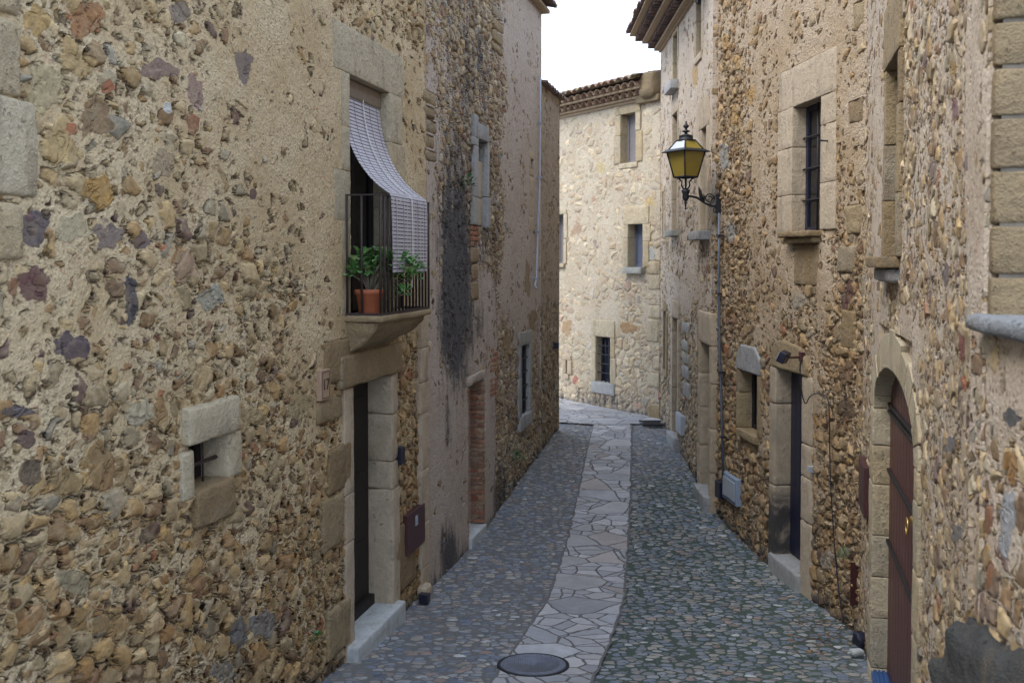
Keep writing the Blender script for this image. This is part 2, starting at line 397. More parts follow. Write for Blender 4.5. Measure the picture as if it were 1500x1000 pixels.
def cobble_mat():
    m, t = newmat('cobbles'); m.displacement_method = 'BOTH'
    P = t.obj(); x, y, z = t.sep(P)
    _, c1 = t.noise(P, 5, 2, .5); q = t.comb(x * .82, y * 1.12, 0.0)
    q = t.vop('ADD', q, t.vop('SCALE', t.vop('SUBTRACT', c1, (.5, .5, .5)), .08))
    SCL = 12.5
    e = t.vor(q, SCL, 'DISTANCE_TO_EDGE', .95); d, k = t.vor(q, SCL, 'F1', .95); r, g, b = t.sepc(k)
    e2 = t.vor(q, SCL * 2.1, 'DISTANCE_TO_EDGE'); d2, k2 = t.vor(q, SCL * 2.1); r2, g2, b2 = t.sepc(k2)
    nb, _ = t.noise(P, 1.1, 3, .6); nm, _ = t.noise(P, 11, 4, .6); nf, _ = t.noise(P, 70, 3, .6)
    R_ = r * .22 + .50; dome = (1 - (d / R_) * (d / R_)).max(0.0)._m('SQRT')
    dome2 = (1 - (d2 * 2.0) * (d2 * 2.0)).max(0.0)._m('SQRT')
    H = dome.min(e.ss(-.02, .16)) * (r * .35 + .68); H2 = dome2.min(e2.ss(0, .2)) * (r2 * .3 + .30)
    pick = (H2 - H).gt(0.0); HH_ = H.max(H2)
    zone, za, _ = t.attr('zone'); zg, zdirt, zr = t.sepc(zone)
    M = .50 + (nb - .5) * .46 + (nm - .5) * .22 + zdirt * .15
    sm = (HH_ - M).ss(-.02, .06)
    rid = t.mixf(pick, g, g2); rv = t.mixf(pick, b, b2)
    sc_ = t.ramp(rid, [(0, (.145, .165, .205)), (.18, (.205, .215, .235)), (.34, (.105, .128, .175)), (.48, (.215, .200, .195)), (.60, (.170, .188, .215)),
                       (.74, (.245, .230, .205)), (.84, (.225, .172, .155)), (.89, (.130, .152, .165)), (.95, (.33, .34, .35))], True)
    sc_ = t.scale_c(sc_, (rv * .6 + .85) * (nm * .6 + .7) * (nf * .4 + .8))
    mc = t.mix((zg + (nb - .5) * .9).ss(.35, .65), t.scale_c((.140, .142, .146), nf * .8 + .55), t.scale_c((.060, .085, .070), nf * 1.0 + .45))
    col = t.mix(sm, mc, sc_)
    tan = (nb.ss(.5, .68)) * .22
    col = t.mix(tan * (1 - zg), col, (.20, .185, .165))
    h = HH_.smax(M, .08) + (nf - .5) * .06
    rough = t.mixf(sm, .9, .55)
    t.out(col, rough, disp=(h - .9) * .020)
    return m
def flag_mat():
    m, t = newmat('flagstones'); m.displacement_method = 'BUMP'
    P = t.obj(); x, y, z = t.sep(P)
    _, c1 = t.noise(P, 4, 3, .6); q = t.comb(x * 1.0, y * 1.30, 0.0)
    q = t.vop('ADD', q, t.vop('SCALE', t.vop('SUBTRACT', c1, (.5, .5, .5)), .09))
    SCL = 2.0
    e = t.vor(q, SCL, 'DISTANCE_TO_EDGE', 1.0); d, k = t.vor(q, SCL, 'F1', 1.0); r, g, b = t.sepc(k)
    eb = t.vor(q, SCL * 2.1, 'DISTANCE_TO_EDGE', 1.0); db, kb = t.vor(q, SCL * 2.1, 'F1', 1.0); r4, g4, b4 = t.sepc(kb)
    sub = r.gt(.42); e = e.min(eb * .48 + (1 - sub) * 9); g = t.mixf(sub, g, g4); b = t.mixf(sub, b, b4)
    edge, ea, _ = t.attr('zone'); ex, _, _ = t.sepc(edge)
    nb, _ = t.noise(P, 2.1, 4, .7, .4); nm, _ = t.noise(P, 14, 5, .7); nf, _ = t.noise(P, 90, 3, .6)
    jm = (e + (nm - .5) * .022).ss(.010, .024) * (ex + (nm - .5) * .5).ss(.25, .5)
    c = t.ramp(g, [(0, (.42, .43, .465)), (.4, (.47, .47, .49)), (.7, (.37, .385, .43)), (.93, (.43, .395, .39))], True)
    c = t.scale_c(c, (b * .40 + .72) * (nb * .8 + .58) * (nm * .55 + .7))
    mc = t.scale_c((.15, .145, .145), nf + .5)
    col = t.mix(jm, mc, c)
    h = jm * (.012 + .006 * r) + (nm - .5) * .006 * jm + (nb - .5) * .006
    t.out(col, t.mixf(jm, .9, .55), disp=h - .012)
    return m
def spacing(a, b, f):
    out = [a]
    while out[-1] < b: out.append(out[-1] + f(out[-1]))
    out[-1] = b; return out
ys = list(np.array([-200, -80, -30, -10, -4])) + spacing(-2, 5.5, lambda y: .25) + spacing(5.6, 21.5, lambda y: max(.012, .0019 * y * y / 9)) + [23, 26, 32, 50, 100, 250]
xs = list(np.array([-250, -80, -30, -12, -6, -4])) + spacing(-3.2, -1.7, lambda y: .12) + spacing(-1.65, 3.45, lambda y: .014) + [3.7, 4.2, 5, 8, 15, 40, 100, 250]
street, sco = grid_mesh('cobbled_street', np.array(xs), np.array(ys), lambda a, b: gz(b) + .012 * np.cos(a * 1.2) - .02, cobble_mat(), kind='structure')
PXg, PYg = project(sco[:, 0], sco[:, 1], sco[:, 2])
def blob(PX, PY, cx, cy, rx, ry, soft=.5):
    d = np.sqrt(((PX - cx) / rx) ** 2 + ((PY - cy) / ry) ** 2)
    return np.clip((1 + soft - d) / (2 * soft), 0, 1)
def setattr4(o, name, A):
    a = o.data.attributes.new(name, 'FLOAT_COLOR', 'POINT'); a.data.foreach_set('color', A.astype(np.float32).ravel())
Zg = np.zeros((len(sco), 4)); Zg[:, 3] = 0
Zg[:, 0] = np.clip(blob(PXg, PYg, 1060, 900, 190, 190, .6) * 1.0 + .15, 0, 1)
Zg[:, 1] = blob(PXg, PYg, 700, 870, 150, 120, .8) * .35
setattr4(street, 'zone', Zg)
FLAG = flag_mat()
# flagstone path along the middle
LE = [(700, 1040), (719, 995), (745, 960), (772, 920), (800, 880), (827, 800), (846, 720), (861, 650), (869, 622)]
RE = [(845, 1040), (868, 1000), (895, 940), (915, 880), (921, 800), (925, 720), (926, 650), (926, 622)]
def edge_tab(E):
    P = [gpt(*e) for e in E]; P.sort(key=lambda p: p.y); return np.array([p.y for p in P]), np.array([p.x for p in P])
ly, lx = edge_tab(LE); ry_, rx_ = edge_tab(RE)
Y0 = 6.3; Y1 = 16.9
yy = np.array(spacing(Y0, Y1, lambda y: max(.012, .0017 * y * y / 9)))
def lin(y, a, b):
    r = np.interp(y, a, b); sl = (b[1] - b[0]) / (a[1] - a[0]); return np.where(y < a[0], b[0] + (y - a[0]) * sl, r)
nxp = 74; tt = np.linspace(0, 1, nxp)
Lx = lin(yy, ly, lx); Rx = lin(yy, ry_, rx_)
XX = Lx[:, None] * (1 - tt) + Rx[:, None] * tt; YY = np.repeat(yy[:, None], nxp, 1)
wob = np.array([[mnoise.noise(Vector((s_ * 7, y_ * 5, 0))) * .022 for s_ in (0, 1)] for y_ in yy])
XX += wob[:, :1] * (1 - tt) + wob[:, 1:] * tt
CC = np.stack([XX, YY, gz(YY) + .012 * np.cos(XX * 1.2) - .004], -1).reshape(-1, 3)
ii = np.arange(len(yy) - 1)[:, None] * nxp + np.arange(nxp - 1)[None, :]
path = raw_mesh('flagstone_path', CC, np.stack([ii, ii + 1, ii + nxp + 1, ii + nxp], -1).reshape(-1, 4), FLAG, kind='structure')
Ez = np.zeros((len(CC), 4)); wdt = (Rx - Lx)[:, None]; Ez[:, 0] = np.clip(np.minimum(tt[None, :] * wdt, (1 - tt)[None, :] * wdt) / .05, 0, 1).ravel(); Ez[:, 3] = 1
setattr4(path, 'zone', Ez)
# flagstone crossing at the far bend
xs2 = np.arange(-1.5, 3.2, .03); ys2 = np.arange(16.4, 23.5, .05)
def keep2(a, b):
    edge = 16.95 + .10 * np.sin(a * 3) - (a - .8) * .28 * (a < .8)
    return b > edge
cross_, cco = grid_mesh('flagstone_crossing', xs2, ys2, lambda a, b: gz(b) + .012 * np.cos(a * 1.2) + .001, FLAG, keep=keep2, kind='structure')
Ez = np.ones((len(cco), 4)); setattr4(cross_, 'zone', Ez)

# ------------------------------------------------------------------ facades
class Facade:
    """local frame: x to the right as one faces the wall, -y out to the street, z up"""
    def __init__(s, A, B, zb=None):
        s.A = Vector((A[0], A[1])); s.B = Vector((B[0], B[1])); d = s.B - s.A; s.L = d.length; s.d = d / s.L
        s.n = Vector((s.d.y, -s.d.x))      # outward
        s.ang = math.atan2(s.d.y, s.d.x)
        m = (s.A + s.B) / 2; s.zb = float(gz(s.A.y)) if zb is None else zb
        s.holes = []; s.flats = []
    def px(s, px, py, off=0.0):
        r = ray(px, py); A = s.A + s.n * off
        t = (A.x * s.n.x + A.y * s.n.y) / (r.x * s.n.x + r.y * s.n.y)
        p = Vector((r.x * t, r.y * t)); return (p - s.A).dot(s.d), CZ + r.z * t - s.zb
    def u(s, px, off=0.0): return s.px(px, 500, off)[0]
    def z(s, px, py, off=0.0): return s.px(px, py, off)[1]
    def rect(s, x0, x1, yt, yb, ref='l'):
        rx = {'l': x0, 'r': x1, 'm': (x0 + x1) / 2}[ref]
        return (s.u(x0), s.u(x1), s.z(rx, yb), s.z(rx, yt))
    def world(s, u, y, z):
        p = s.A + s.d * u - s.n * y; return Vector((p.x, p.y, z + s.zb))
    def ground(s, u, y=0): return float(gz(s.world(u, y, 0).y)) - s.zb
    def house(s, name, **k):
        s.root = empty(name, (s.A.x, s.A.y, s.zb), s.ang, **k); return s.root
    def thing(s, name, u, y, z, **k):
        e = empty(name, s.world(u, y, z), s.ang, **k); return e
    def wall(s, mat, ztop, zdense, du, dz, u0=None, u1=None, depth=5.0, paint=None, ulo=None, zlow=-.5, name='wall', back=True, ztop2=None):
        u0 = 0 if u0 is None else u0; u1 = s.L if u1 is None else u1
        ul = u0 if ulo is None else ulo
        us = (list(np.linspace(u0, ul, max(2, int((ul - u0) / .4) + 1)))[:-1] if ul > u0 else []) + list(np.linspace(ul, u1, int((u1 - ul) / du) + 1))
        zs = list(np.linspace(zlow, zdense, int((zdense - zlow) / dz) + 1))
        if ztop > zdense + .1: zs += list(np.linspace(zdense, ztop, int((ztop - zdense) / .15) + 2))[1:]
        us = np.array(us); zs = np.array(zs); nu, nz = len(us), len(zs)
        U, Z = np.meshgrid(us, zs)
        co_ = np.stack([U, np.zeros_like(U), Z], -1).reshape(-1, 3)
        i = np.arange(nz - 1)[:, None] * nu + np.arange(nu - 1)[None, :]
        q = np.stack([i, i + 1, i + nu + 1, i + nu], -1).reshape(-1, 4)
        c = co_[q].mean(1); keep = np.ones(len(q), bool)
        for h in s.holes:
            if callable(h): keep &= ~h(c[:, 0], c[:, 2])
            else: keep &= ~((c[:, 0] > h[0] - .015) & (c[:, 0] < h[1] + .015) & (c[:, 2] > h[2] - .015) & (c[:, 2] < h[3] + .015))
        q = q[keep]
        used = np.unique(q); mp = np.zeros(len(co_), int); mp[used] = np.arange(len(used)); co_ = co_[used]; q = mp[q]
        nfront = len(co_)
        if back:   # side, back and inner faces of the body so that the house is a closed volume
            e = .004; zt = ztop - .02
            def quad(p0, p1, p2, p3, n=6):
                nonlocal co_, q
                b = len(co_); pts = []
                for a in range(n + 1):
                    for c_ in range(n + 1):
                        s1, s2 = a / n, c_ / n
                        pts.append([(p0[m] * (1 - s1) + p1[m] * s1) * (1 - s2) + (p3[m] * (1 - s1) + p2[m] * s1) * s2 for m in range(3)])
                co_ = np.vstack([co_, np.array(pts)])
                k_ = [[b + a * (n + 1) + c_, b + (a + 1) * (n + 1) + c_, b + (a + 1) * (n + 1) + c_ + 1, b + a * (n + 1) + c_ + 1] for a in range(n) for c_ in range(n)]
                q = np.vstack([q, np.array(k_)])
            D = depth; a0, a1 = u0 + e, u1 - e
            quad((a0, D, zlow), (a0, -.012, zlow), (a0, -.012, zt), (a0, D, zt))
            quad((a1, -.012, zlow), (a1, D, zlow), (a1, D, zt), (a1, -.012, zt))
            quad((a1, D, zlow), (a0, D, zlow), (a0, D, zt), (a1, D, zt))
        o = raw_mesh(name, co_, q, mat, s.root)
        N = len(co_); zone = np.zeros((N, 4)); zone[:, 0] = .45; spot = np.zeros((N, 4))
        W = np.array([s.A.x + s.d.x * co_[:, 0] - s.n.x * co_[:, 1], s.A.y + s.d.y * co_[:, 0] - s.n.y * co_[:, 1], co_[:, 2] + s.zb])
        PX, PY = project(*W)
        fl = np.zeros(N)
        for r in s.flats:
            inside = (co_[:, 0] > r[0] + .012) & (co_[:, 0] < r[1] - .012) & (co_[:, 2] > r[2] + .012) & (co_[:, 2] < r[3] - .012)
            fl = np.maximum(fl, inside * 1.0)
        if paint: paint(PX, PY, zone, spot)
        hg = co_[:, 2] + s.zb - gz(W[1]); zone[:, 1] = np.maximum(zone[:, 1], np.clip((.30 - hg) / .30, 0, 1) * .62)
        zone[:, 3] = fl; zone[:, :3] = np.clip(zone[:, :3], 0, 1.2)
        setattr4(o, 'zone', zone); setattr4(o, 'spot', spot)
        return o
    # ---- stone courses
    def blk(s, mb, x0, x1, yt, yb, proud=.03, depth=.12, tint=None, ref='l', **k):
        r = s.rect(x0, x1, yt, yb, ref); s.blkr(mb, r, proud, depth, tint, **k); return r
    def blkr(s, mb, rc, proud=.03, depth=.12, tint=None, **k):
        g = .0018; mb.block(rc[0] + g, rc[1] - g, -proud, depth, rc[2] + g, rc[3] - g, tint, **k)
        s.flats.append(rc)
    def frame(s, o, parent, mat, wl, wr, hl, hs, depth=.25, proud=.025, ext=0.0, course=.45, sill_ext=.05, sill_proud=.06, sillh=None, name='stone_surround', alt=.35, mats=None, jit=.006, lip=.0, sill_mat=None):
        """stone surround round an opening o = (u0,u1,z0,z1): jambs in courses, lintel, sill"""
        u0, u1, z0, z1 = o; s.holes.append(o)
        for side, w in ((0, wl), (1, wr)):
            if w <= 0: continue
            mb = MB()
            z = z0
            i = rnd.randint(0, 1)
            while z < z1 - .03:
                h = course * rnd.uniform(.75, 1.25); zt = z + h
                if z1 - zt < course * .4: zt = z1
                ww = w * (1 + (alt if i % 2 else 0) * rnd.uniform(.3, 1)); i += 1
                r = (u0 - ww, u0, z, zt) if side == 0 else (u1, u1 + ww, z, zt)
                s.blkr(mb, r, proud + rnd.uniform(-.004, .004), depth, jit=jit); z = zt
            mb.build('jamb', mat, parent)
        if hl > 0:
            mb = MB(); s.blkr(mb, (u0 - wl - ext, u1 + wr + ext, z1, z1 + hl), proud + .003, depth, jit=jit); mb.build('lintel', mat, parent)
        if hs > 0:
            ms = MB(); s.blkr(ms, (u0 - sill_ext, u1 + sill_ext, z0 - hs, z0), sill_proud, depth, jit=jit)
            ms.build('sill', sill_mat or mat, parent)

def parts(name, mat, parent, *fns):
    for f in fns:
        mb = MB(); f(mb); mb.build(name, mat, parent)
def leaf_window(fac, house, o, depth, frame_mat, pane_mat, bars=None, surround=None, bar_mat=None, name='window', split=True, label=None):
    """window part = wooden frame; sub-parts pane, grille, surround"""
    u0, u1, z0, z1 = o; mb = MB(); w = min(.045, (u1 - u0) * .14)
    y0, y1 = depth - .05, depth
    mb.box(u0 - .01, u0 + w, y0, y1, z0, z1); mb.box(u1 - w, u1 + .01, y0, y1, z0, z1)
    mb.box(u0 + w, u1 - w, y0, y1, z1 - w, z1 + .01); mb.box(u0 + w, u1 - w, y0, y1, z0 - .01, z0 + w)
    if split: mb.box((u0 + u1) / 2 - w * .4, (u0 + u1) / 2 + w * .4, y0 + .005, y1 - .005, z0 + w, z1 - w)
    win = mb.build(name, frame_mat, house, bevel=.004)
    if label: win['label'] = label
    p = MB(); p.box(u0 + w * .5, u1 - w * .5, y1 - .03, y1 - .022, z0 + w * .5, z1 - w * .5); p.build('pane', pane_mat, win)
    if bars:
        nb, nh, yb, rr = bars; g = MB()
        for i in range(nb):
            u = u0 + (u1 - u0) * (i + 1) / (nb + 1); g.tube([(u, yb, z0 - .02), (u, yb, z1 + .02)], rr, 6)
        for i in range(nh):
            z = z0 + (z1 - z0) * (i + 1) / (nh + 1); g.tube([(u0 - .02, yb - rr, z), (u1 + .02, yb - rr, z)], rr, 6)
        g.build('grille', bar_mat or IRON, win)
    return win

def roof(fac, house, z, ctile=None, out=.3, depth=5.0, u0=None, u1=None, mat=None, slope=.28, pitch=.21, cornice=None, name='roof', amp=.055):
    """clay tile roof: rows of half-round tiles over a ridge"""
    u0 = -.05 if u0 is None else u0; u1 = fac.L + .05 if u1 is None else u1
    mat = mat or TILE
    n = max(2, int((u1 - u0) / pitch)); us = np.linspace(u0, u1, n * 8 + 1)
    vs = []; fs = []
    rows = []
    ymid = depth / 2; y = -out
    while y < ymid: rows.append(y); rows.append(min(y + .38, ymid)); y += .38
    prof = []
    for i, yv in enumerate(rows): prof.append((yv, z + (yv + out) * slope + (.022 if i % 2 == 0 else 0.0)))
    prof2 = [(depth + out - (yy_ + out), zz) for yy_, zz in reversed(prof)]
    prof = prof + prof2
    mb = MB()
    nu = len(us)
    for layer in (0, -.03):
        for (yv, zz) in prof:
            for k, u in enumerate(us):
                ph = (u - u0) / (u1 - u0) * n; a = abs(math.cos(math.pi * ph)) ** .7
                vs.append((u + rnd.uniform(-.004, .004), yv + (mnoise.noise(Vector((int(ph), yv, layer))) * .03 if abs(yv) > 0 else 0), zz + a * amp + layer))
    m = len(prof)
    for i in range(m - 1):
        for k in range(nu - 1):
            a = i * nu + k; fs.append((a, a + 1, a + nu + 1, a + nu)); b = a + m * nu; fs.append((b, b + nu, b + nu + 1, b + 1))
    for k in range(nu - 1):
        a = k; b = m * nu + k; fs.append((a, b, b + 1, a + 1))
        a = (m - 1) * nu + k; b = a + m * nu; fs.append((a, a + 1, b + 1, b))
    for i in range(m - 1):
        a = i * nu; b = a + m * nu; fs.append((a, a + nu, b + nu, b)); a += nu - 1; b += nu - 1; fs.append((a, b, b + nu, a + nu))
    mb.add(vs, fs, .5, True)
    r = mb.build(name, mat, house)
    # gable closing under the roof
    hr = (ymid + out) * slope
    for uu in (u0 + .10, u1 - .10):
        g = MB()
        g.add([(uu - .02, 0.02, z - .15), (uu - .02, depth, z - .15), (uu - .02, ymid, z + hr - .04), (uu + .02, 0.02, z - .15), (uu + .02, depth, z - .15), (uu + .02, ymid, z + hr - .04)],
              [(0, 1, 2), (3, 5, 4), (0, 3, 4, 1), (1, 4, 5, 2), (2, 5, 3, 0)], .5, False)
        g.build('gable', PLS, r)
    if cornice:
        c = MB(); ce = MB()
        zc = z - .012; steps = cornice
        for (h, pr, kind) in steps:
            if kind == 'slab':
                ce.box(u0 + .02, u1 - .02, -pr, .02, zc - h, zc)
            else:
                c.box(u0 + .02, u1 - .02, -pr + .12, .02, zc - h, zc)
                k = int((u1 - u0) / (h * 2.1))
                for i in range(k):
                    uc = u0 + .03 + (i + .5) * (u1 - u0 - .06) / k; R_ = (u1 - u0 - .06) / k / 2 * .98
                    pts = []
                    for a in range(9):
                        th = math.pi * a / 8; pts.append((uc + R_ * math.cos(th), zc - h + h * .98 * math.sin(th)))
                    inn = [(uc + (R_ - .018) * math.cos(math.pi * a / 8), zc - h + (h * .98 - .018) * math.sin(math.pi * a / 8)) for a in range(9)]
                    vs2 = []
                    for (aa, bb) in pts: vs2.append((aa, -pr, bb))
                    for (aa, bb) in inn: vs2.append((aa, -pr, bb))
                    for (aa, bb) in pts: vs2.append((aa, 0, bb))
                    for (aa, bb) in inn: vs2.append((aa, 0, bb))
                    f2 = []
                    for a in range(8):
                        f2 += [(a, a + 1, a + 10, a + 9), (a, a + 18, a + 19, a + 1), (a + 9, a + 10, a + 28, a + 27)]
                    c.add(vs2, f2, rnd.random(), True)
            zc -= h
        c.build('cornice_tiles', ctile or TILED, r); ce.build('cornice_courses', TEDGE, r)
    return r

def B_(zone, spot, PX, PY):
    def setm(cx, cy, rx, ry, v, soft=.4):      # mortar level
        w = blob(PX, PY, cx, cy, rx, ry, soft); zone[:, 0] = zone[:, 0] * (1 - w) + v * w
    def stain(cx, cy, rx, ry, v, soft=.8):
        zone[:, 1] = np.maximum(zone[:, 1], blob(PX, PY, cx, cy, rx, ry, soft) * v)
    def red(cx, cy, rx, ry, v, soft=.6):
        zone[:, 2] = np.maximum(zone[:, 2], blob(PX, PY, cx, cy, rx, ry, soft) * v)
    def sp(cx, cy, rx, ry, c, soft=.45):
        th = np.arctan2((PY - cy) / ry, (PX - cx) / rx); k = 1.0
        for hn in (2, 3, 4, 5, 7): k = k + rnd.uniform(-.26, .26) / hn ** .5 * np.cos(hn * th + rnd.uniform(0, 6.28))
        w = blob(PX, PY, cx, cy, rx * k * .85, ry * k * .85, soft) * .93; m = w > spot[:, 3]
        spot[m, :3] = c; spot[:, 3] = np.maximum(spot[:, 3], w)
    return setm, stain, red, sp

# ================================================================== LEFT: house number seventeen
L1 = Facade((-1.26 + .238 * (-3 - 7.9), -3), (-.8435, 9.65), zb=float(gz(8.3)))
H = L1.house('stone_house', label='rubble stone house on the left with the balcony and door number 17', cat='house')
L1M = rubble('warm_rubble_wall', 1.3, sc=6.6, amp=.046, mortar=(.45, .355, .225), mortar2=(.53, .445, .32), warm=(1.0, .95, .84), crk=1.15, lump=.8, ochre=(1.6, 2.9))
# doorway
o = L1.rect(516, 571, 566, 955); o = (o[0], o[1], L1.ground(o[0]) + .17, o[3])
L1.holes.append((o[0], o[1], o[2] - .16, o[3])); L1.flats.append((o[0] - .02, o[1] + .02, o[2], o[3]))
DOOR = MB()
DOOR.box(o[0] + .012, o[1] - .012, .20, .245, o[2], o[3])
for zz0, zz1 in ((.12, .55), (.68, 1.15), (1.28, 1.80)):
    DOOR.box(o[0] + .12, o[1] - .12, .188, .205, o[2] + zz0, o[2] + zz1)
dl = DOOR.build('door', DARKWOOD, H, bevel=.006)
mb = MB(); mb.block(o[0] - .0, o[1] + .0, .15, .26, o[2] - .18, o[2] + .02, .3, jit=.002); mb.build('threshold', DARKWOOD, dl)
mb = MB(); mb.lathe((0, 0, 0), [(0, 0), (.012, 0), (.028, .02), (.03, .035), (.02, .05), (0, .055)], 14)
hd = mb.build('handle', BRASS, dl); hd.location = ((o[0] + .10), .20, o[2] + 1.0); hd.rotation_euler = (math.pi / 2, 0, 0)
mb = MB(); z = L1.ground(o[0]) - .1
cuts = [z, .30, .86, 1.02, 1.55, o[3]]
g0 = cuts[0]
hs = [(-.3, .75), (.75, 1.13), (1.13, o[3] + .02)]
mb = MB()
for a, b in hs: L1.blkr(mb, (o[0] - .17 - rnd.random() * .04, o[0], o[2] + a, min(o[2] + b, o[3])), .012, .28, rnd.uniform(.3, .8))
mb.build('door_jamb', CP, dl)
mb = MB()
for a, b in ((-.3, .95), (.95, 1.2), (1.2, 1.62), (1.62, 2.2)): L1.blkr(mb, (o[1], o[1] + rnd.uniform(.10, .2), o[2] + a, min(o[2] + b, o[3])), .025, .28, rnd.uniform(.3, .9), jit=.012, r=.02)
mb.build('door_jamb', CP, dl)
mb = MB()
lz = L1.z(517, 520); L1.blkr(mb, (o[0] - .30, o[1] + .22, o[3], o[3] + .27), .04, .3, .5, r=.03, jit=.012)
mb.build('lintel', CO, dl)
# big quoin-like blocks left of the door
for (a, b, c, d) in ((472, 512, 500, 566), (463, 500, 588, 625), (470, 500, 735, 815), (476, 510, 900, 975), (478, 512, 660, 730)):
    mb = MB(); L1.blk(mb, a, b, c, d, .018, .1, None, jit=.014, r=.03); mb.build('wall_block', CO, H)
# stone step in front of the door
mb = MB(); su0 = L1.u(522, .10); su1 = L1.u(594, .10); gg = L1.ground(su0)
mb.block(su0, su1, -.10, .16, gg - .15, gg + .095, .3, r=.02, jit=.009); mb.build('doorstep', CW, H, label='pale marble doorstep')
# little barred window
o = L1.rect(280, 329, 657, 721); 
w = leaf_window(L1, H, o, .22, DARKWOOD, DGLASS, bars=None, split=False)
g = MB()
zz = (o[2] + o[3]) / 2; g.tube([(o[0] - .03, .07, zz), (o[1] + .05, .07, zz)], .012, 8)
for k in (.25, .68): g.tube([(o[0] + (o[1] - o[0]) * k, .085, o[2] - .02), (o[0] + (o[1] - o[0]) * k, .085, o[3] + .02)], .006, 6)
g.build('grille', IRONR, w)
L1.holes.append(o)
mb = MB(); L1.blk(mb, 267, 343, 598, 655, .045, .24, .15, ref='l', r=.02, jit=.010); mb.build('lintel', CS, w)
mb = MB(); L1.blkr(mb, (L1.u(261), o[0], o[2] - .04, o[3] + .0), .02, .24, .2, r=.025, jit=.012); mb.build('jamb', CS, w)
mb = MB(); L1.blkr(mb, (o[1], L1.u(352), o[2] - .02, o[3] + .03), .02, .24, .4, r=.03, jit=.014); mb.build('jamb', CS, w)
mb = MB(); L1.blkr(mb, (L1.u(281), L1.u(338), L1.z(281, 780), o[2]), .035, .24, .75, r=.03, jit=.016); mb.build('sill', CO, w)
# balcony doorway
bo = L1.rect(513, 570, 110, 460)
L1.holes.append(bo)
bd = MB(); YB = .14; bd.box(bo[0] - .01, bo[0] + .06, YB, YB + .05, bo[2], bo[3]); bd.box(bo[1] - .06, bo[1] + .01, YB, YB + .05, bo[2], bo[3])
mid = (bo[0] + bo[1]) / 2
bd.box(mid - .035, mid + .035, YB + .005, YB + .045, bo[2], bo[3]); bd.box(bo[0] + .06, bo[1] - .06, YB + .01, YB + .04, bo[3] - .09, bo[3] + .01)
for a, b in ((bo[0] + .06, mid - .035), (mid + .035, bo[1] - .06)): bd.box(a, b, YB + .012, YB + .04, bo[2], bo[2] + .35)
bdo = bd.build('balcony_door', DARKWOOD, H, bevel=.004)
mb = MB(); mb.box(bo[0] + .02, bo[1] - .02, YB + .023, YB + .03, bo[2] + .3, bo[3] - .05); mb.build('pane', DGLASS, bdo)
mb = MB()
lw = bo[0] - L1.u(489); rw = L1.u(592) - bo[1]
ztop = bo[3] + .37
L1.blkr(mb, (bo[0] - lw, bo[1] + rw * .95, bo[3], ztop), .012, .3, .1, jit=.004)
mb.build('lintel', CS, bdo); mb = MB()
for (a, b, w_) in ((325, 460, .6), (252, 325, 1.0), (190, 252, .55), (110, 190, .55)):
    L1.blkr(mb, (bo[0] - lw * w_, bo[0], L1.z(515, b), L1.z(515, a)), .010, .3, {325: .6, 252: .05, 190: .1, 110: .1}[a], jit=.005)
mb.build('jamb', CS, bdo); mb = MB()
for (a, b, w_) in ((.0, .55, .9), (.55, 1.0, .6), (1.0, 1.45, 1.0), (1.45, 9, .8)):
    L1.blkr(mb, (bo[1], bo[1] + rw * w_, bo[2] + a, min(bo[2] + b, bo[3])), .02, .3, rnd.uniform(.1, .5), jit=.005)
mb.build('jamb', CS, bdo)
# balcony: slab, rails, balusters
PROJ = .305
bu0 = L1.u(505); bz = L1.z(505, 462)
bu1 = L1.u(630, PROJ)
slab = MB()
slab.block(bu0 - .01, bu1 + .01, -PROJ - .012, .10, bz - .055, bz, .45, r=.02, jit=.006)
bal = slab.build('balcony', CO, H, label='small stone balcony with black iron railing')
c2 = MB(); vs = []; fs = []; NR, NC = 16, 22; hgt = .25
for i in range(NR + 1):
    t_ = i / NR; pr = PROJ * .96 * (1 - t_ ** 1.7) ** .8 + .0; a0 = bu0 + .01 + .07 * t_; a1 = bu1 - .02 - .30 * t_ ** 1.3
    for j in range(NC + 1):
        if j < 4: q = (a0, -pr * j / 4)
        elif j > NC - 4: q = (a1, -pr * (NC - j) / 4)
        else: q = (a0 + (a1 - a0) * (j - 4) / (NC - 8), -pr)
        p = Vector((q[0], q[1] + .03, bz - .055 - hgt * t_)); n_ = mnoise.noise_vector(p * 7) * .014 + mnoise.noise_vector(p * 22) * .007; vs.append(p + n_)
for i in range(NR):
    for j in range(NC): k = i * (NC + 1) + j; fs.append((k, k + NC + 1, k + NC + 2, k + 1))
c2.add(vs, fs, .45, True)
c2.build('corbel', CO, bal); L1.flats.append((bu0 + .05, bu1 - .1, bz - .3, bz))
RH = L1.z(505, 287) - bz
def rail(z, hw=.008, th=.012, nm='top_rail'):
    r_ = MB()
    r_.box(bu0, bu0 + .016, -PROJ, .02, z, z + th); r_.box(bu1 - .016, bu1, -PROJ, .02, z, z + th); r_.box(bu0 + .016, bu1 - .016, -PROJ, -PROJ + .022, z, z + th)
    return r_.build(nm, IRONR, bal)
rail(bz + RH); rail(bz - .002, th=.022, nm='bottom_rail')
def bar(u, y):
    b = MB(); b.tube([(0, 0, 0), (0, 0, RH - .01)], .0098, 6); ob = b.build('baluster', IRONR, bal); ob.location = (u, y, bz + .018); return ob
b0 = bar(bu0 + .008, -.02); nb = 14
pos = [(bu0 + .008, -PROJ * .46), (bu0 + .008, -PROJ + .01), (bu1 - .008, -.04), (bu1 - .008, -PROJ * .5)] + [(bu0 + .008 + (bu1 - bu0 - .016) * (i + 1) / nb, -PROJ + .01) for i in range(nb)]
for (u, y) in pos:
    c = b0.copy(); COL.objects.link(c); c.location = (u, y, bz + .018)
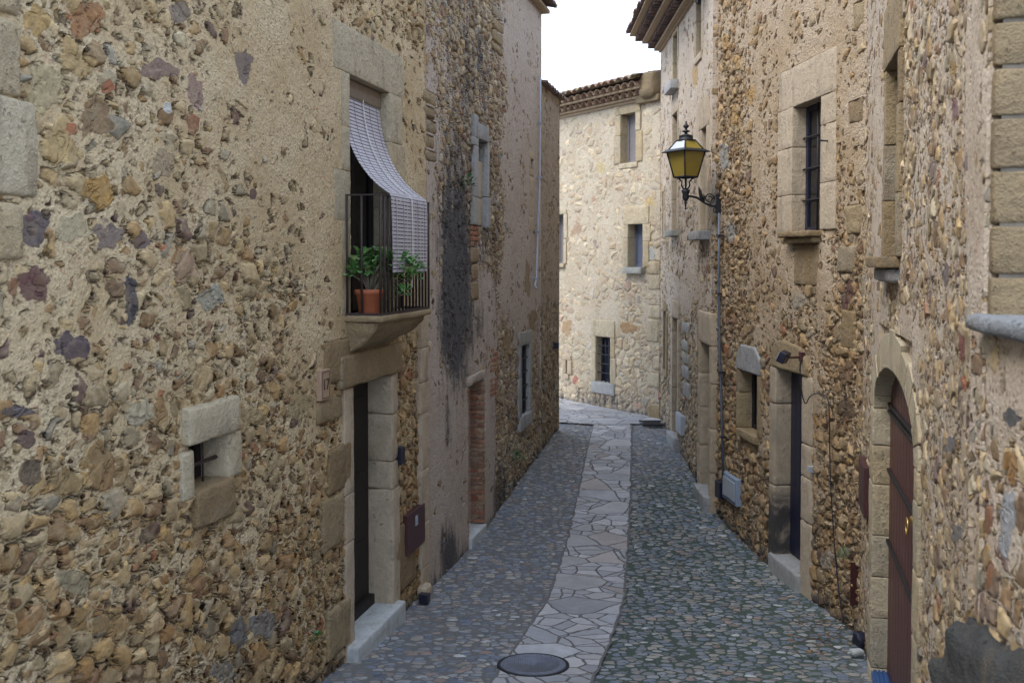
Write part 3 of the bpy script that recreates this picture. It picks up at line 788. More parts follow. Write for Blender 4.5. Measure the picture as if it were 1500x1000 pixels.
# pilaster strip at the right end
mb = MB(); z = L1.ground(L1.L) - .2
pu = L1.u(612)
while z < CZ - L1.zb + 4.0:
    h = rnd.uniform(.28, .6); L1.blkr(mb, (pu + rnd.uniform(-.04, .03) + .02, L1.L + .01, z, z + h), .035, .2, rnd.uniform(0, .6), jit=.006); z += h
    if z > L1.z(620, 440): break
mb.build('corner_blocks', CP, H)
mb = MB()
for (a, b, c, d) in ((575, 607, 775, 878),): L1.blk(mb, a, b, c, d, .02, .1, .7, jit=.012, r=.03)
mb.build('wall_block', CO, H)
# meter cupboard door
r = L1.rect(589, 615.5, 756, 815); mc_ = MB(); mc_.box(r[0], r[1], -.045, .02, r[2], r[3]); L1.flats.append(r)
mco = mc_.build('meter_cupboard_door', RED_STEEL, H, bevel=.004)
mb = MB(); cu = (r[0] + r[1]) / 2; cz_ = r[2] + (r[3] - r[2]) * .72; mb.box(cu - .03, cu + .03, -.05, -.044, cz_ - .045, cz_ + .045); stk = mb.build('sticker', WHITEP, mco)
mb = MB(); mb.box(cu - .018, cu + .018, -.054, -.049, cz_ - .012, cz_ + .014); mb.build('sticker_print', GREYP, mco)
r = L1.rect(578.5, 584.5, 656, 681); mb = MB(); mb.box(r[0], r[1], -.055, .02, r[2], r[3]); mb.build('doorbell', BLKP, H, bevel=.004)
# quoin blocks at far left
mb = MB()
for (a, b, c, d) in ((-60, 37, -60, 30), (-60, 37, 36, 148), (-60, 58, 152, 292), (-60, 36, 297, 382)):
    L1.blk(mb, a, b, c, d, .02, .1, {36: .75, 152: .1}.get(c, .6), ref='r', r=.03, jit=.012)
mb.build('corner_blocks', CS, H)

def p1(PX, PY, zone, spot):
    S, T, R, P = B_(zone, spot, PX, PY)
    zone[:, 0] = np.interp(PY, [200, 380, 520, 760, 1000], [.68, .62, .50, .46, .38])
    zone[:, 0] += np.clip((PX - 300) / 200, 0, 1) * np.clip((450 - PY) / 200, 0, 1) * .2
    S(110, 180, 120, 230, .60); S(470, 330, 55, 260, .98); S(430, 120, 120, 170, .98); S(610, 300, 32, 190, 1.0); S(490, 640, 25, 90, .55)
    S(390, 430, 70, 60, .45); S(560, 20, 70, 60, .55); S(640, 40, 60, 70, .4); S(120, 520, 130, 60, .66); S(60, 470, 80, 60, .68); S(30, 720, 60, 60, .5); S(250, 620, 70, 70, .55)
    S(605, 600, 20, 110, .35); S(560, 150, 100, 90, .9)
    R(455, 800, 20, 220, .9); R(462, 300, 8, 400, .5); R(330, 880, 90, 80, .35)
    T(90, 980, 160, 60, .35); T(350, 980, 80, 40, .45)
    for s_ in ((105, 507, 30, 24, (.055, .04, .075)), (50, 415, 28, 30, (.10, .04, .05)), (48, 335, 26, 30, (.085, .07, .095)), (192, 440, 12, 36, (.06, .06, .085)),
               (145, 280, 27, 28, (.38, .23, .07)), (128, 28, 32, 32, (.30, .15, .07)), (235, 102, 30, 18, (.21, .15, .14)), (355, 95, 14, 28, (.16, .13, .14)), (262, 18, 17, 22, (.22, .19, .18)),
               (140, 172, 26, 32, (.22, .15, .09)), (90, 215, 30, 34, (.42, .32, .17)), (45, 692, 22, 24, (.10, .075, .055)), (95, 705, 26, 28, (.25, .18, .09)),
               (150, 683, 28, 36, (.24, .16, .08)), (22, 602, 24, 12, (.10, .09, .11)), (40, 642, 17, 14, (.09, .055, .06)), (55, 28, 22, 26, (.38, .26, .11)), (113, 92, 27, 24, (.42, .31, .16)),
               (68, 128, 36, 38, (.40, .35, .23)), (285, 135, 12, 30, (.28, .20, .19)), (240, 240, 20, 26, (.33, .27, .2)), (160, 345, 26, 22, (.17, .14, .15)), (205, 352, 18, 14, (.14, .11, .14)),
               (105, 335, 28, 26, (.40, .36, .26)), (270, 390, 26, 24, (.36, .26, .19)), (310, 435, 22, 20, (.31, .31, .28)), (20, 420, 10, 14, (.24, .12, .07)), (385, 915, 28, 22, (.17, .175, .19)),
               (350, 925, 18, 30, (.14, .15, .17)), (330, 985, 20, 20, (.24, .23, .21)), (160, 912, 28, 22, (.28, .19, .09)), (110, 850, 30, 20, (.27, .24, .17)), (290, 855, 16, 20, (.26, .15, .08)),
               (105, 190, 12, 10, (.36, .12, .06)), (158, 128, 12, 12, (.34, .13, .07)), (370, 284, 7, 9, (.08, .04, .05)), (205, 605, 20, 26, (.42, .39, .31)), (235, 605, 16, 20, (.30, .20, .10)),
               (370, 610, 22, 18, (.36, .29, .18)), (440, 595, 22, 22, (.34, .28, .17)), (15, 255, 10, 8, (.2, .1, .1)), (245, 158, 8, 10, (.5, .52, .56))):
        P(*s_)
L1.wall(L1M, CZ + 4.2 - L1.zb, CZ - L1.zb + 2.35, .0135, .0135, ulo=(4.0 + 3) * 1.028, paint=p1)
roof(L1, H, CZ + 4.2 - L1.zb, out=.3)

# ------------------------------------------------ number plaque, blind, pot plant, bits
u_, z_ = L1.px(471.5, 563); pu0 = L1.u(464.5); pu1 = L1.u(478.5)
hw = (pu1 - pu0) / 2; hh = (L1.z(471, 541) - L1.z(471, 586)) / 2
pl = L1.thing('house_number_plaque', u_, -.012, z_, label='terracotta plaque with the number 17 beside the doorway', cat='house number')
mb = MB(); mb.box(-hw, hw, -.02, .05, -hh, hh); mb.build('plaque', TILET, pl, bevel=.006)
def text_obj(s, size, mat, parent, loc, ext=.003, name='lettering', sx=1.0):
    cu = bpy.data.curves.new('t', 'FONT'); cu.body = s; cu.size = size; cu.extrude = ext; cu.align_x = 'CENTER'; cu.align_y = 'CENTER'
    to = bpy.data.objects.new('t', cu); COL.objects.link(to); bpy.context.view_layer.update()
    me = bpy.data.meshes.new_from_object(to.evaluated_get(bpy.context.evaluated_depsgraph_get()))
    bpy.data.objects.remove(to); me.materials.clear(); me.materials.append(mat)
    ob = bpy.data.objects.new(name, me); COL.objects.link(ob); ob.parent = parent; ob.location = loc; ob.rotation_euler = (math.pi / 2, 0, 0); ob.scale = (sx, 1, 1); return ob
text_obj('17', hh * 1.05, INK, pl, (0, -.023, 0), sx=min(1, hw * 2 * .8 / (hh * 1.05 * 1.0)))
mb = MB()
for (a, b, c, d) in ((-hw * .75, hw * .75, hh * .82, hh * .86), (-hw * .75, hw * .75, -hh * .86, -hh * .82), (-hw * .75, -hw * .70, -hh * .82, hh * .82), (hw * .70, hw * .75, -hh * .82, hh * .82)):
    mb.box(a, b, -.023, -.018, c, d)
mb.build('border', INK, pl)

# blind: slats from the lintel out over the railing and down
ru0 = L1.u(574, PROJ + .03); ru1 = L1.u(626, PROJ + .03)
zt = bo[3] - .13; zr = bz + RH + .02; zbtm = L1.z(600, 401, PROJ + .03)
org = ((bo[0] + bo[1]) / 2, 0, zt)
bl = L1.thing('roller_blind', *org, label='grey slatted blind hanging from the balcony doorway out over the iron railing', cat='blind')
path_ = []
for i in range(25):
    t_ = i / 24; p0 = Vector((0, .07, zt)); p1_ = Vector((0, .05, zt - (zt - zr) * .72)); p2 = Vector((0, -PROJ - .025, zr))
    # sagging drape
    q = p0 * (1 - t_) ** 2 + p1_ * 2 * t_ * (1 - t_) + p2 * t_ ** 2
    path_.append((q.y, q.z, bo[0] + .005 + (ru0 - bo[0] - .005) * t_ ** 1.25, bo[1] - .03 + (ru1 - bo[1] + .03) * t_ ** 1.25))
for i in range(1, 11):
    t_ = i / 10; path_.append((-PROJ - .03 - .004 * math.sin(t_ * 3), zr - (zr - zbtm) * t_, ru0 + .03 * t_, ru1 - .01 * t_))
# resample by length
def resample(path, step):
    out = [path[0]]; acc = 0
    for a, b in zip(path, path[1:]):
        L = math.hypot(b[0] - a[0], b[1] - a[1]); t = step - acc
        while t <= L: out.append(tuple(a[k] + (b[k] - a[k]) * t / L for k in range(4))); t += step
        acc = (acc + L) % step
    return out
rs = resample(path_, .030); sl = MB()
for i in range(len(rs) - 1):
    a, b = rs[i], rs[i + 1]; f = .76; b = tuple(a[k] + (b[k] - a[k]) * f for k in range(4))
    dy, dz = b[0] - a[0], b[1] - a[1]; L = math.hypot(dy, dz); ny, nz_ = -dz / L * .0022, dy / L * .0022
    wv = rnd.uniform(-.004, .004)
    v = [(a[2] + wv, a[0] + ny, a[1] + nz_), (a[3] + wv, a[0] + ny, a[1] + nz_), (a[3] + wv, a[0] - ny, a[1] - nz_), (a[2] + wv, a[0] - ny, a[1] - nz_),
         (b[2] + wv, b[0] + ny, b[1] + nz_), (b[3] + wv, b[0] + ny, b[1] + nz_), (b[3] + wv, b[0] - ny, b[1] - nz_), (b[2] + wv, b[0] - ny, b[1] - nz_)]
    sl.add(v, [(0, 1, 2, 3), (7, 6, 5, 4), (0, 4, 5, 1), (1, 5, 6, 2), (2, 6, 7, 3), (3, 7, 4, 0)], rnd.random(), False)
sl.build('slats', BLIND, bl, origin=org)
cd = MB()
for fx in (.1, .3, .5, .7, .9):
    cd = MB(); cd.tube([(p[2] + (p[3] - p[2]) * fx, p[0] - .004, p[1] + .002) for p in rs[::2]], .0018, 5); cd.build('ladder_cord', GREYSHUT, bl, origin=org)
cd = MB(); cd.tube([(p[2] + (p[3] - p[2]) * .52, p[0] - .012, p[1] + .006) for p in rs[::2]] + [(rs[-1][2] + .5 * (rs[-1][3] - rs[-1][2]), rs[-1][0] - .012, rs[-1][1] - .12)], .0035, 6)
cd.build('pull_cord', CORD, bl, origin=org)
rb = MB(); rb.block(bo[0] + .005, bo[1] - .01, .055, .105, zt - .02, zt + .13, .5, r=.02, jit=0); rb.build('head_box', simple('blind_head_wood', (.20, .16, .12), .7), bl, origin=org)

# pot plant
def leafcluster(mb, c, n, R, size, up=.3, rr=rnd):
    for i in range(n):
        th = rr.uniform(0, 2 * math.pi); el = rr.uniform(-.3, 1.2); d = Vector((math.cos(th) * math.cos(el), math.sin(th) * math.cos(el), math.sin(el)))
        p = Vector(c) + d * R * rr.uniform(.2, 1); s_ = size * rr.uniform(.6, 1.25)
        side = d.cross(Vector((0, 0, 1)));
        if side.length < .01: side = Vector((1, 0, 0))
        side = side.normalized() * s_ * .42; nrm = side.cross(d).normalized() * s_ * .12
        t0, t1, t2, t3 = p, p + d * s_ * .35, p + d * s_ * .75, p + d * s_
        mb.add([t0, t1 + side * .8 + nrm, t1 - side * .8 + nrm, t2 + side + nrm * .6, t2 - side + nrm * .6, t3 - nrm, t1, t2],
               [(0, 1, 6), (0, 6, 2), (1, 3, 7, 6), (6, 7, 4, 2), (3, 5, 7), (7, 5, 4)], rr.random(), True)
def leafmat(name, c1, c2, c3):
    m, t = newmat(name); _, _, ti = t.attr('tint'); P = t.obj(); n, _ = t.noise(P, 30, 3)
    c = t.ramp(ti, [(0, c1), (.6, c2), (1, c3)]); t.out(t.scale_c(c, n + .5), .4, Subsurface_Weight=0.0); return m
LEAF = leafmat('jade_leaves', (.06, .19, .055), (.16, .33, .10), (.42, .52, .24))
WEED = leafmat('weed_leaves', (.03, .10, .03), (.05, .17, .05), (.09, .22, .06))
pu_, pz_ = L1.u(545, .17), bz
pp = L1.thing('potted_plant', pu_, -.15, bz + .004, label='leafy green succulent in a terracotta pot on the balcony', cat='plant')
mb = MB(); mb.lathe((0, 0, 0), [(0, 0), (.078, 0), (.082, .005), (.108, .155), (.118, .16), (.12, .195), (.108, .197), (.104, .17), (0, .165)], 24); mb.build('pot', TERRA, pp)
mb = MB(); mb.lathe((0, 0, 0), [(0, .172), (.05, .176), (.103, .168)], 16); mb.build('soil', SOIL, pp)
st = MB(); lf = MB(); rr = random.Random(3)
tips = []
TIPS = [(rr.uniform(-.13, .28), rr.uniform(-.13, .14), rr.uniform(.26, .47)) for _ in range(20)] + [(.12, -.10, .40), (.2, -.16, .44), (.28, -.18, .42), (.34, -.22, .38), (.40, -.22, .42), (.42, -.25, .33), (.36, -.23, .28), (.26, -.19, .15), (.22, -.15, .35)]
for (dx, dy, dz) in TIPS:
    tip = Vector((dx, dy, dz)); mid_ = Vector((dx * .3, dy * .3, .17 + (dz - .17) * .55 - (.06 if dx > .2 else 0)))
    st.tube([(dx * .08, 0, .16), mid_, tip], [.010, .007, .004], 6); tips.append(tip); 
    leafcluster(lf, tip, 22, .06, .058, rr=rr); leafcluster(lf, tip * .8 + Vector((0, 0, .04)), 7, .07, .05, rr=rr)
st.build('stems', simple('plant_stem', (.16, .14, .10), .8), pp); lf.build('leaves', LEAF, pp)

# small pale stone with a black box at the foot of the pilaster
gp = gpt(622, 880)
e = empty('bait_box', (gp.x, gp.y, gp.z), L1.ang, label='small black plastic box on the cobbles beside the grey corner pillar', cat='box')
mb = MB(); mb.box(-.055, .02, -.05, .04, -.01, .065); mb.build('box_body', BLKP, e, bevel=.006)
mb = MB(); mb.box(-.058, .023, -.053, .043, .065, .078); mb.build('lid', BLKP, e, bevel=.004)
gp = gpt(627, 872)
e = empty('loose_stone', (gp.x, gp.y, gp.z), L1.ang, label='pale rounded stone behind the small black box', cat='stone')
mb = MB(); mb.block(-.09, .10, -.02, .09, -.02, .11, .2, r=.045, jit=.012); mb.build('stone', CP, e)

# ================================================================== LEFT: plastered house
L2 = Facade((-.84, 9.662), (.43, 15.0), zb=float(gz(12)))
H = L2.house('stained_house', label='house with black-stained rubble and plaster, blocked window and brick niche', cat='house')
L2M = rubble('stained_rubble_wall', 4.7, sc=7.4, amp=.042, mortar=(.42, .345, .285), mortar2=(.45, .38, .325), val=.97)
# brick niche
o = L2.rect(685.5, 706.5, 566, 808); go = L2.ground(o[0]); o = (o[0], o[1], go + .11, o[3])
L2.holes.append(o)
nb_ = MB(); bm = MB()
rz = o[2]; dep = .16
bw = (o[1] - o[0])
# brick infill at the back and brick right cheek
z = o[2]; row = 0
while z < o[3] - .02:
    h = .052 if row % 7 not in (5,) else .085
    u = o[0] - (.06 if row % 2 else .0)
    while u < o[1]:
        a, b = max(u, o[0] + .004), min(u + .125, o[1] - .004)
        if b - a > .02: bm.block(a, b - .010, dep, dep + .08, z, z + h - .012, rnd.random(), r=.006, jit=.004, seg=.1)
        u += .125
    for yy0, yy1 in ((.0, .07), (.075, .155)):
        bm.block(o[1] - .01, o[1] + .09, yy0 - .012, yy1 - .012, z, z + h - .012, rnd.random(), r=.006, jit=.004, seg=.1)
    bm.block(o[0] - .07, o[0] + .004, -.012, .12, z, z + h - .012, rnd.random() * .4, r=.006, jit=.004, seg=.1)
    z += h; row += 1
ni = bm.build('brick_niche', BRK, H, label='doorway bricked up with red bricks')
mb = MB(); mb.box(o[0] - .06, o[1] + .06, dep + .03, dep + .1, o[2], o[3]); mb.box(o[1] + .005, o[1] + .07, .0, dep + .03, o[2], o[3]); mb.box(o[0] - .06, o[0] - .005, .0, dep + .03, o[2], o[3])
mb.build('mortar_backing', PLS, ni)
mb = MB(); mb.block(o[0] - .06, o[1] + .04, -.03, .17, o[3], o[3] + .12, .3, r=.03, jit=.02); mb.build('lintel', PLS, ni)
mb = MB(); mb.block(o[0] - .03, o[1] + .03, -.05, .2, go - .1, go + .10, .3, r=.012, jit=.004); mb.build('doorstep', CW, ni)
L2.flats.append((o[0] - .06, o[1] + .08, o[2], o[3]))
# red brick patches
mb = MB()
def patch(mb, x0, x1, y0, y1, mat=None, rows=.06):
    r = L2.rect(x0, x1, y0, y1); z = r[2]; i = 0
    while z < r[3]:
        u = r[0] - (.07 if i % 2 else 0)
        while u < r[1]:
            a, b = max(u, r[0] + rnd.uniform(0, .03)), min(u + .14, r[1] - rnd.uniform(0, .03))
            if b - a > .03 and rnd.random() < .9: mb.block(a, b - .01, -.012, .05, z, z + rows - .012, rnd.uniform(0, .35), r=.008, jit=.006, seg=.1)
            u += .14
        z += rows; i += 1
for q in ((717, 729, 514, 582), (710, 713.5, 503, 528), (689, 701, 332, 360)): parts('brick_patch', BRK, H, lambda m: patch(m, *q))
mb = MB(); 
for (a, b, c, d) in ((690, 700, 362, 385), (691, 699, 386, 410), (690, 700, 412, 440)): parts('wall_block', CB, H, lambda m: L2.blk(m, a, b, c, d, .02, .08, None, jit=.012, r=.03))
# blocked window
o = L2.rect(698, 712.5, 203, 330)
w_ = MB(); L2.holes.append(o)
zs_ = L2.z(698, 232)
for (a, b) in ((o[2], o[2] + .33), (o[2] + .33, zs_)): w_.block(o[0], o[1], .05, .25, a + .004, b - .004, .35, r=.01)
win = w_.build('blocked_window', CP, H, label='tall window blocked up with pale stone, open only at the top')
mb = MB(); mb.box(o[0] - .02, o[1] + .02, .24, .30, o[2], o[3] + .02); mb.build('dark_backing', DARKWOOD, win)
mb = MB()
parts('lintel', CG, win, lambda m: L2.blkr(m, (L2.u(693), L2.u(713.5), o[3], o[3] + .18), .03, .25, .2))
for (a, b) in ((0, .32), (.32, .9), (.9, 1.25), (1.25, 1.6)):
    L2.blkr(mb, (o[0] - (.22 if a in (0, .9) else .17), o[0], o[2] + a, min(o[2] + b, o[3])), .03, .25, rnd.random())
mb.build('jamb', CG, win); mb = MB(); L2.blkr(mb, (o[1], o[1] + .14, o[2] - .02, o[2] + .35), .02, .2, .3); L2.blkr(mb, (o[1], o[1] + .09, o[2] + .35, o[3]), .02, .2, .6)
mb.build('jamb', CG, win)
# high stone strip above (ledge of blocks near the top)
mb = MB()
for (a, b, c, d) in ((722, 736, 5, 22), (723, 737, 24, 40), (722, 736, 42, 58), (722, 737, 60, 72)): parts('wall_block', CO, H, lambda m: L2.blk(m, a, b, c, d, .012, .08, None, r=.03, jit=.016))
for (a, b, c, d) in ((619, 640, 128, 150), (619, 638, 152, 170), (622, 640, 172, 192), (619, 636, 194, 214), (620, 640, 216, 234)): parts('wall_block', CO, H, lambda m: L2.blk(m, a, b, c, d, .012, .08, None, r=.04, jit=.02))
# slit window with the stone column under it
o = L2.rect(776, 780.5, 232, 247); L2.holes.append(o)
w_ = MB(); w_.box(o[0] - .02, o[1] + .02, .12, .16, o[2] - .02, o[3] + .02); sw_ = w_.build('slit_window', DGLASS, H)
mb = MB(); L2.blkr(mb, (o[0] - .12, o[1] + .10, o[3], o[3] + .12), .012, .15, .3); L2.blkr(mb, (o[0] - .10, o[0], o[2], o[3]), .012, .15, .3); L2.blkr(mb, (o[1], o[1] + .08, o[2], o[3]), .012, .15, .3)
zz = o[2]
for h in (.10, .28, .30, .20): L2.blkr(mb, (o[0] - .10 - .05 * rnd.random(), o[1] + .02, zz - h, zz), .012, .15, rnd.random()); zz -= h
mb.build('stone_surround', CP, sw_)
# barred lower window
o = L2.rect(762.5, 774.5, 507, 610)
leaf_window(L2, H, o, .09, BLUEWOOD, BGLASS, bars=(2, 4, .03, .009))
ww = [c for c in H.children if c.name.startswith('window')][-1]
L2.frame(o, ww, CG, .13, .13, .19, .20, depth=.2, proud=.02, sill_proud=.03, sill_ext=.12)
def p2(PX, PY, zone, spot):
    S, T, R, P = B_(zone, spot, PX, PY)
    zone[:, 0] = .36
    wp = np.clip((PX - 733 + 5 * np.sin(PY / 30)) / 8, 0, 1) * np.clip((545 - PY) / 90, 0, 1); zone[:, 0] = zone[:, 0] * (1 - wp) + 1.0 * wp
    low = np.clip((PY - 500) / 60, 0, 1) * np.clip((728 - PX) / 5, 0, 1); zone[:, 0] = zone[:, 0] * (1 - low) + 1.12 * low
    S(622, 260, 24, 200, .95); S(632, 440, 14, 110, 1.0); S(700, 470, 22, 110, .95); S(705, 480, 26, 60, 1.05)
    S(745, 600, 16, 120, .42)
    S(668, 440, 30, 130, .72); S(665, 250, 20, 90, .5)
    T(668, 360, 34, 230, .82); T(668, 430, 25, 130, 1.2); T(702, 270, 24, 170, .70); T(690, 90, 50, 150, .56); T(725, 330, 13, 200, .5); T(700, 470, 18, 70, .5); T(655, 620, 7, 70, .6); T(680, 545, 10, 60, .5)
    T(657, 815, 15, 55, .95); T(672, 840, 18, 40, .6); T(733, 730, 14, 60, .75); T(690, 690, 4, 100, .3); T(745, 110, 60, 120, .22)
    R(700, 560, 60, 90, .2)
    P(780, 470, 6, 22, (.26, .18, .09)); P(742, 505, 5, 30, (.3, .21, .11)); P(772, 410, 5, 30, (.28, .2, .1)); P(720, 610, 6, 80, (.45, .37, .32))
L2.wall(L2M, CZ + 3.72 - L2.zb, CZ + 3.72 - L2.zb, .0185, .0185, paint=p2)
roof(L2, H, CZ + 3.74 - L2.zb, out=.24, u1=L2.L + .12, mat=TILED, cornice=[(.05, .12, 'slab')])
# weeds
def weed(name, fac, px, py, label, n=26, R=.09, off=.06, size=.05):
    u, z = fac.px(px, py, off); e = fac.thing(name, u, -off, z, label=label, cat='plant')
    mb = MB(); leafcluster(mb, (0, 0, 0), n, R, size); mb.build('leaves', WEED, e)
    mb = MB(); mb.tube([(0, off + .02, -.05), (0, off * .5, -.02), (0, 0, .02)], .004, 5); mb.build('stem', WEED, e)
weed('wall_weed', L2, 686, 271, 'small green plant growing from the stained wall beside the blocked window')
weed('wall_weed', L2, 758, 669, 'green weed at the foot of the wall below the barred window', 30, .09)
weed('wall_weed', L1, 466, 932, 'tiny weed at the foot of the wall left of the marble doorstep', 10, .03, .05, .03)
# white pipe
pz = [(795, 112), (793, 180), (790.5, 260), (788, 340), (785.5, 408), (783.5, 418)]
pts = []
for a, b in pz:
    if a > 791.5: 
        u, z = L2.px(791.3, b, .05); 
    else: u, z = L2.px(a, b, .05)
    pts.append((u, -.05, z))
e = L2.thing('white_pipe', *pts[-1], label='thin white pipe running down the far end of the plastered wall', cat='pipe')
mb = MB(); mb.tube(pts[:-1] + [(pts[-1][0], -.05, pts[-1][2]), (pts[-1][0] - .02, -.09, pts[-1][2] - .05)], .015, 8); mb.build('pipe', WPIPE, e, origin=pts[-1])
mb = MB()
for p in pts[1:-1:1]: mb = MB(); mb.box(p[0] - .03, p[0] + .03, -.075, .03, p[2] - .012, p[2] + .012); mb.build('bracket', GREYP, e, origin=pts[-1])

# ================================================================== LEFT: far corner house
L3 = Facade((.436, 15.012), (.77, 16.45), zb=float(gz(15.7)))
H = L3.house('corner_house', label='low brown stone house at the far left corner of the street', cat='house')
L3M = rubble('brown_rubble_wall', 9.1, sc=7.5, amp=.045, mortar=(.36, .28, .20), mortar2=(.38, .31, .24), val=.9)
def p3(PX, PY, zone, spot):
    zone[:, 0] = np.interp(PY, [160, 420, 520], [.85, .8, .38])
L3.wall(L3M, CZ + 2.62 - L3.zb, CZ + 2.62 - L3.zb, .025, .025, paint=p3)
roof(L3, H, CZ + 2.60 - L3.zb, out=.10, u0=.0, u1=L3.L + .10, mat=TILED, slope=.2)
u, z = L3.px(815, 506, .05); mb = MB(); mb.box(u - .04, u + .04, -.09, .0, z - .05, z + .05); mb.build('junction_box', BLKP, H, bevel=.005)

# ================================================================== FAR: facing house
FF = Facade((-1.2, 23.77), (2.64, 17.48), zb=float(gz(20)))
FF = Facade((.944 - 1.3 * 1.0, 20.25 + 1.3 * 1.652), (2.62, 17.50), zb=float(gz(20)))
H = FF.house('facing_house', label='pale stone house closing the view at the end of the street', cat='house')
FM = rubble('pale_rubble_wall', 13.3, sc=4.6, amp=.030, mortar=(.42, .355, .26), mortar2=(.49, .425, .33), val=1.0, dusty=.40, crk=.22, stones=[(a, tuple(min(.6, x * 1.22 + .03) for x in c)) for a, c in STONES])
def fwin(fac, H, r, frame_mat, pane, cs, wl=.14, wr=.14, hl=.22, hs=.1, bars=None, sp=.05, se=.05, depth=.2, sillmat=None, split=True, proud=.02, label=None, ext=0.0):
    w = leaf_window(fac, H, r, depth, frame_mat, pane, bars=bars, split=split, label=label)
    fac.frame(r, w, cs, wl, wr, hl, hs, depth=depth, proud=proud, sill_proud=sp, sill_ext=se, sill_mat=sillmat, ext=ext); return w
fwin(FF, H, FF.rect(908.5, 930.5, 169, 240), GREYSHUT, GREYSHUT, CS, .16, .14, .13, .10, sp=.02, split=False, label='grey shuttered upper window')
fwin(FF, H, FF.rect(920, 941.5, 329, 391), BLUESHUT, BLUESHUT, CS, .14, .17, .32, .12, sp=.10, se=.06, sillmat=CG, split=False, label='blue-grey shuttered middle window')
fwin(FF, H, FF.rect(873.5, 894.5, 492, 558), BLUEWOOD, BGLASS, CS, .14, .14, .32, .22, bars=(3, 4, .05, .010), sp=.03, se=.14, sillmat=CG, label='barred lower window')
fwin(FF, H, FF.rect(810, 826, 315, 386), GREYSHUT, GREYSHUT, CS, .1, .10, .1, .08, sp=.05, split=False)
fwin(FF, H, FF.rect(829.5, 832, 527, 547), DARKWOOD, DGLASS, CP, .10, .12, .1, .1, sp=.03, split=False)
mb = MB()
for (a, b, c, d) in ((948, 966, 544, 566), (946, 966, 382, 402), (950, 966, 402, 424), (948, 968, 446, 466), (956, 968, 520, 540), (946, 964, 466, 500)):
    parts('corner_block', CS, H, lambda m: FF.blk(m, a, b, c, d, .008, .06, rnd.random() * .6, r=.03, jit=.012))
mb = MB(); FF.blk(mb, 952, 972, 592, 618, .05, .06, .6, r=.05, jit=.02); mb.build('wall_block', CO, H)
def pf(PX, PY, zone, spot):
    S, T, R, P = B_(zone, spot, PX, PY)
    zone[:, 0] = np.interp(PY, [180, 420, 520, 600], [.66, .60, .50, .40])
    S(925, 520, 45, 90, .32); S(900, 595, 90, 22, .35); S(870, 330, 50, 90, .68); S(880, 470, 35, 30, .85)
    T(880, 588, 80, 26, .62); S(880, 590, 90, 26, .30); T(925, 600, 30, 14, .35)
    R(842, 555, 8, 10, .8); P(843, 556, 5, 8, (.42, .16, .12)); P(966, 575, 4, 14, (.36, .14, .12)); P(885, 512, 40, 20, (.40, .33, .22), .3) if False else None
    P(920, 480, 14, 10, (.34, .2, .09)); P(952, 295, 8, 8, (.5, .38, .18)); P(880, 245, 8, 10, (.46, .37, .2)); P(845, 335, 8, 12, (.36, .25, .17))
    P(950, 372, 9, 14, (.36, .39, .38)); P(870, 545, 10, 8, (.34, .3, .25)); P(830, 480, 8, 14, (.36, .24, .13))
FTOP = CZ + 2.86 - FF.zb
FF.wall(FM, FTOP, FTOP, .028, .028, paint=pf, depth=6)
TCORN = tilem('tan_cornice_tiles', .25, ((.30, .19, .12), (.36, .25, .17), (.24, .15, .11)))
fr = roof(FF, H, FTOP + .31, ctile=TCORN, out=.42, depth=6, slope=.22, u1=FF.L - .32, pitch=.19, amp=.06, cornice=[(.10, .32, 'arc'), (.035, .24, 'slab'), (.10, .18, 'arc'), (.035, .10, 'slab'), (.05, .04, 'slab')])
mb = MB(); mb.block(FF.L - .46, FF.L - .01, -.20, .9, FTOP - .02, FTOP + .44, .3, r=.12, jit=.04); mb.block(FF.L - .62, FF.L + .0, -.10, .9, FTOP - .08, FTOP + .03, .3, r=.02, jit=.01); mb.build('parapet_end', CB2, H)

# ================================================================== RIGHT: far house with eaves
R3 = Facade((2.60, 17.45), (2.52, 12.62), zb=float(gz(14.5)))
H = R3.house('tall_house', label='tall stone house with overhanging tiled eaves on the right beyond the lamp', cat='house')
R3M = rubble('mottled_rubble_wall', 17.9, sc=7.2, amp=.045, mortar=(.46, .375, .29), mortar2=(.52, .44, .36), val=.97)
fwin(R3, H, R3.rect(985, 991.5, 58, 128), GREYSHUT, DGLASS, CS, .1, .06, .15, .14, sp=.14, se=.12, sillmat=CG, split=False)
fwin(R3, H, R3.rect(1018, 1025.5, 2, 88), GREYSHUT, DGLASS, CP, .12, .14, .2, .1, sp=.03, split=False)
fwin(R3, H, R3.rect(984.5, 992, 172, 338), GREYSHUT, DGLASS, CP, .10, .10, .15, .10, sp=.12, se=.14, sillmat=CG, split=False)
fwin(R3, H, R3.rect(1027, 1034.5, 186, 338, ref='r'), GREYSHUT, DGLASS, CP, .22, .16, .4, .12, sp=.15, se=.2, sillmat=CG, split=False)
fwin(R3, H, R3.rect(970, 972.4, 282, 350), DARKWOOD, DGLASS, CP, .05, .1, .1, .05, sp=.01, split=False)
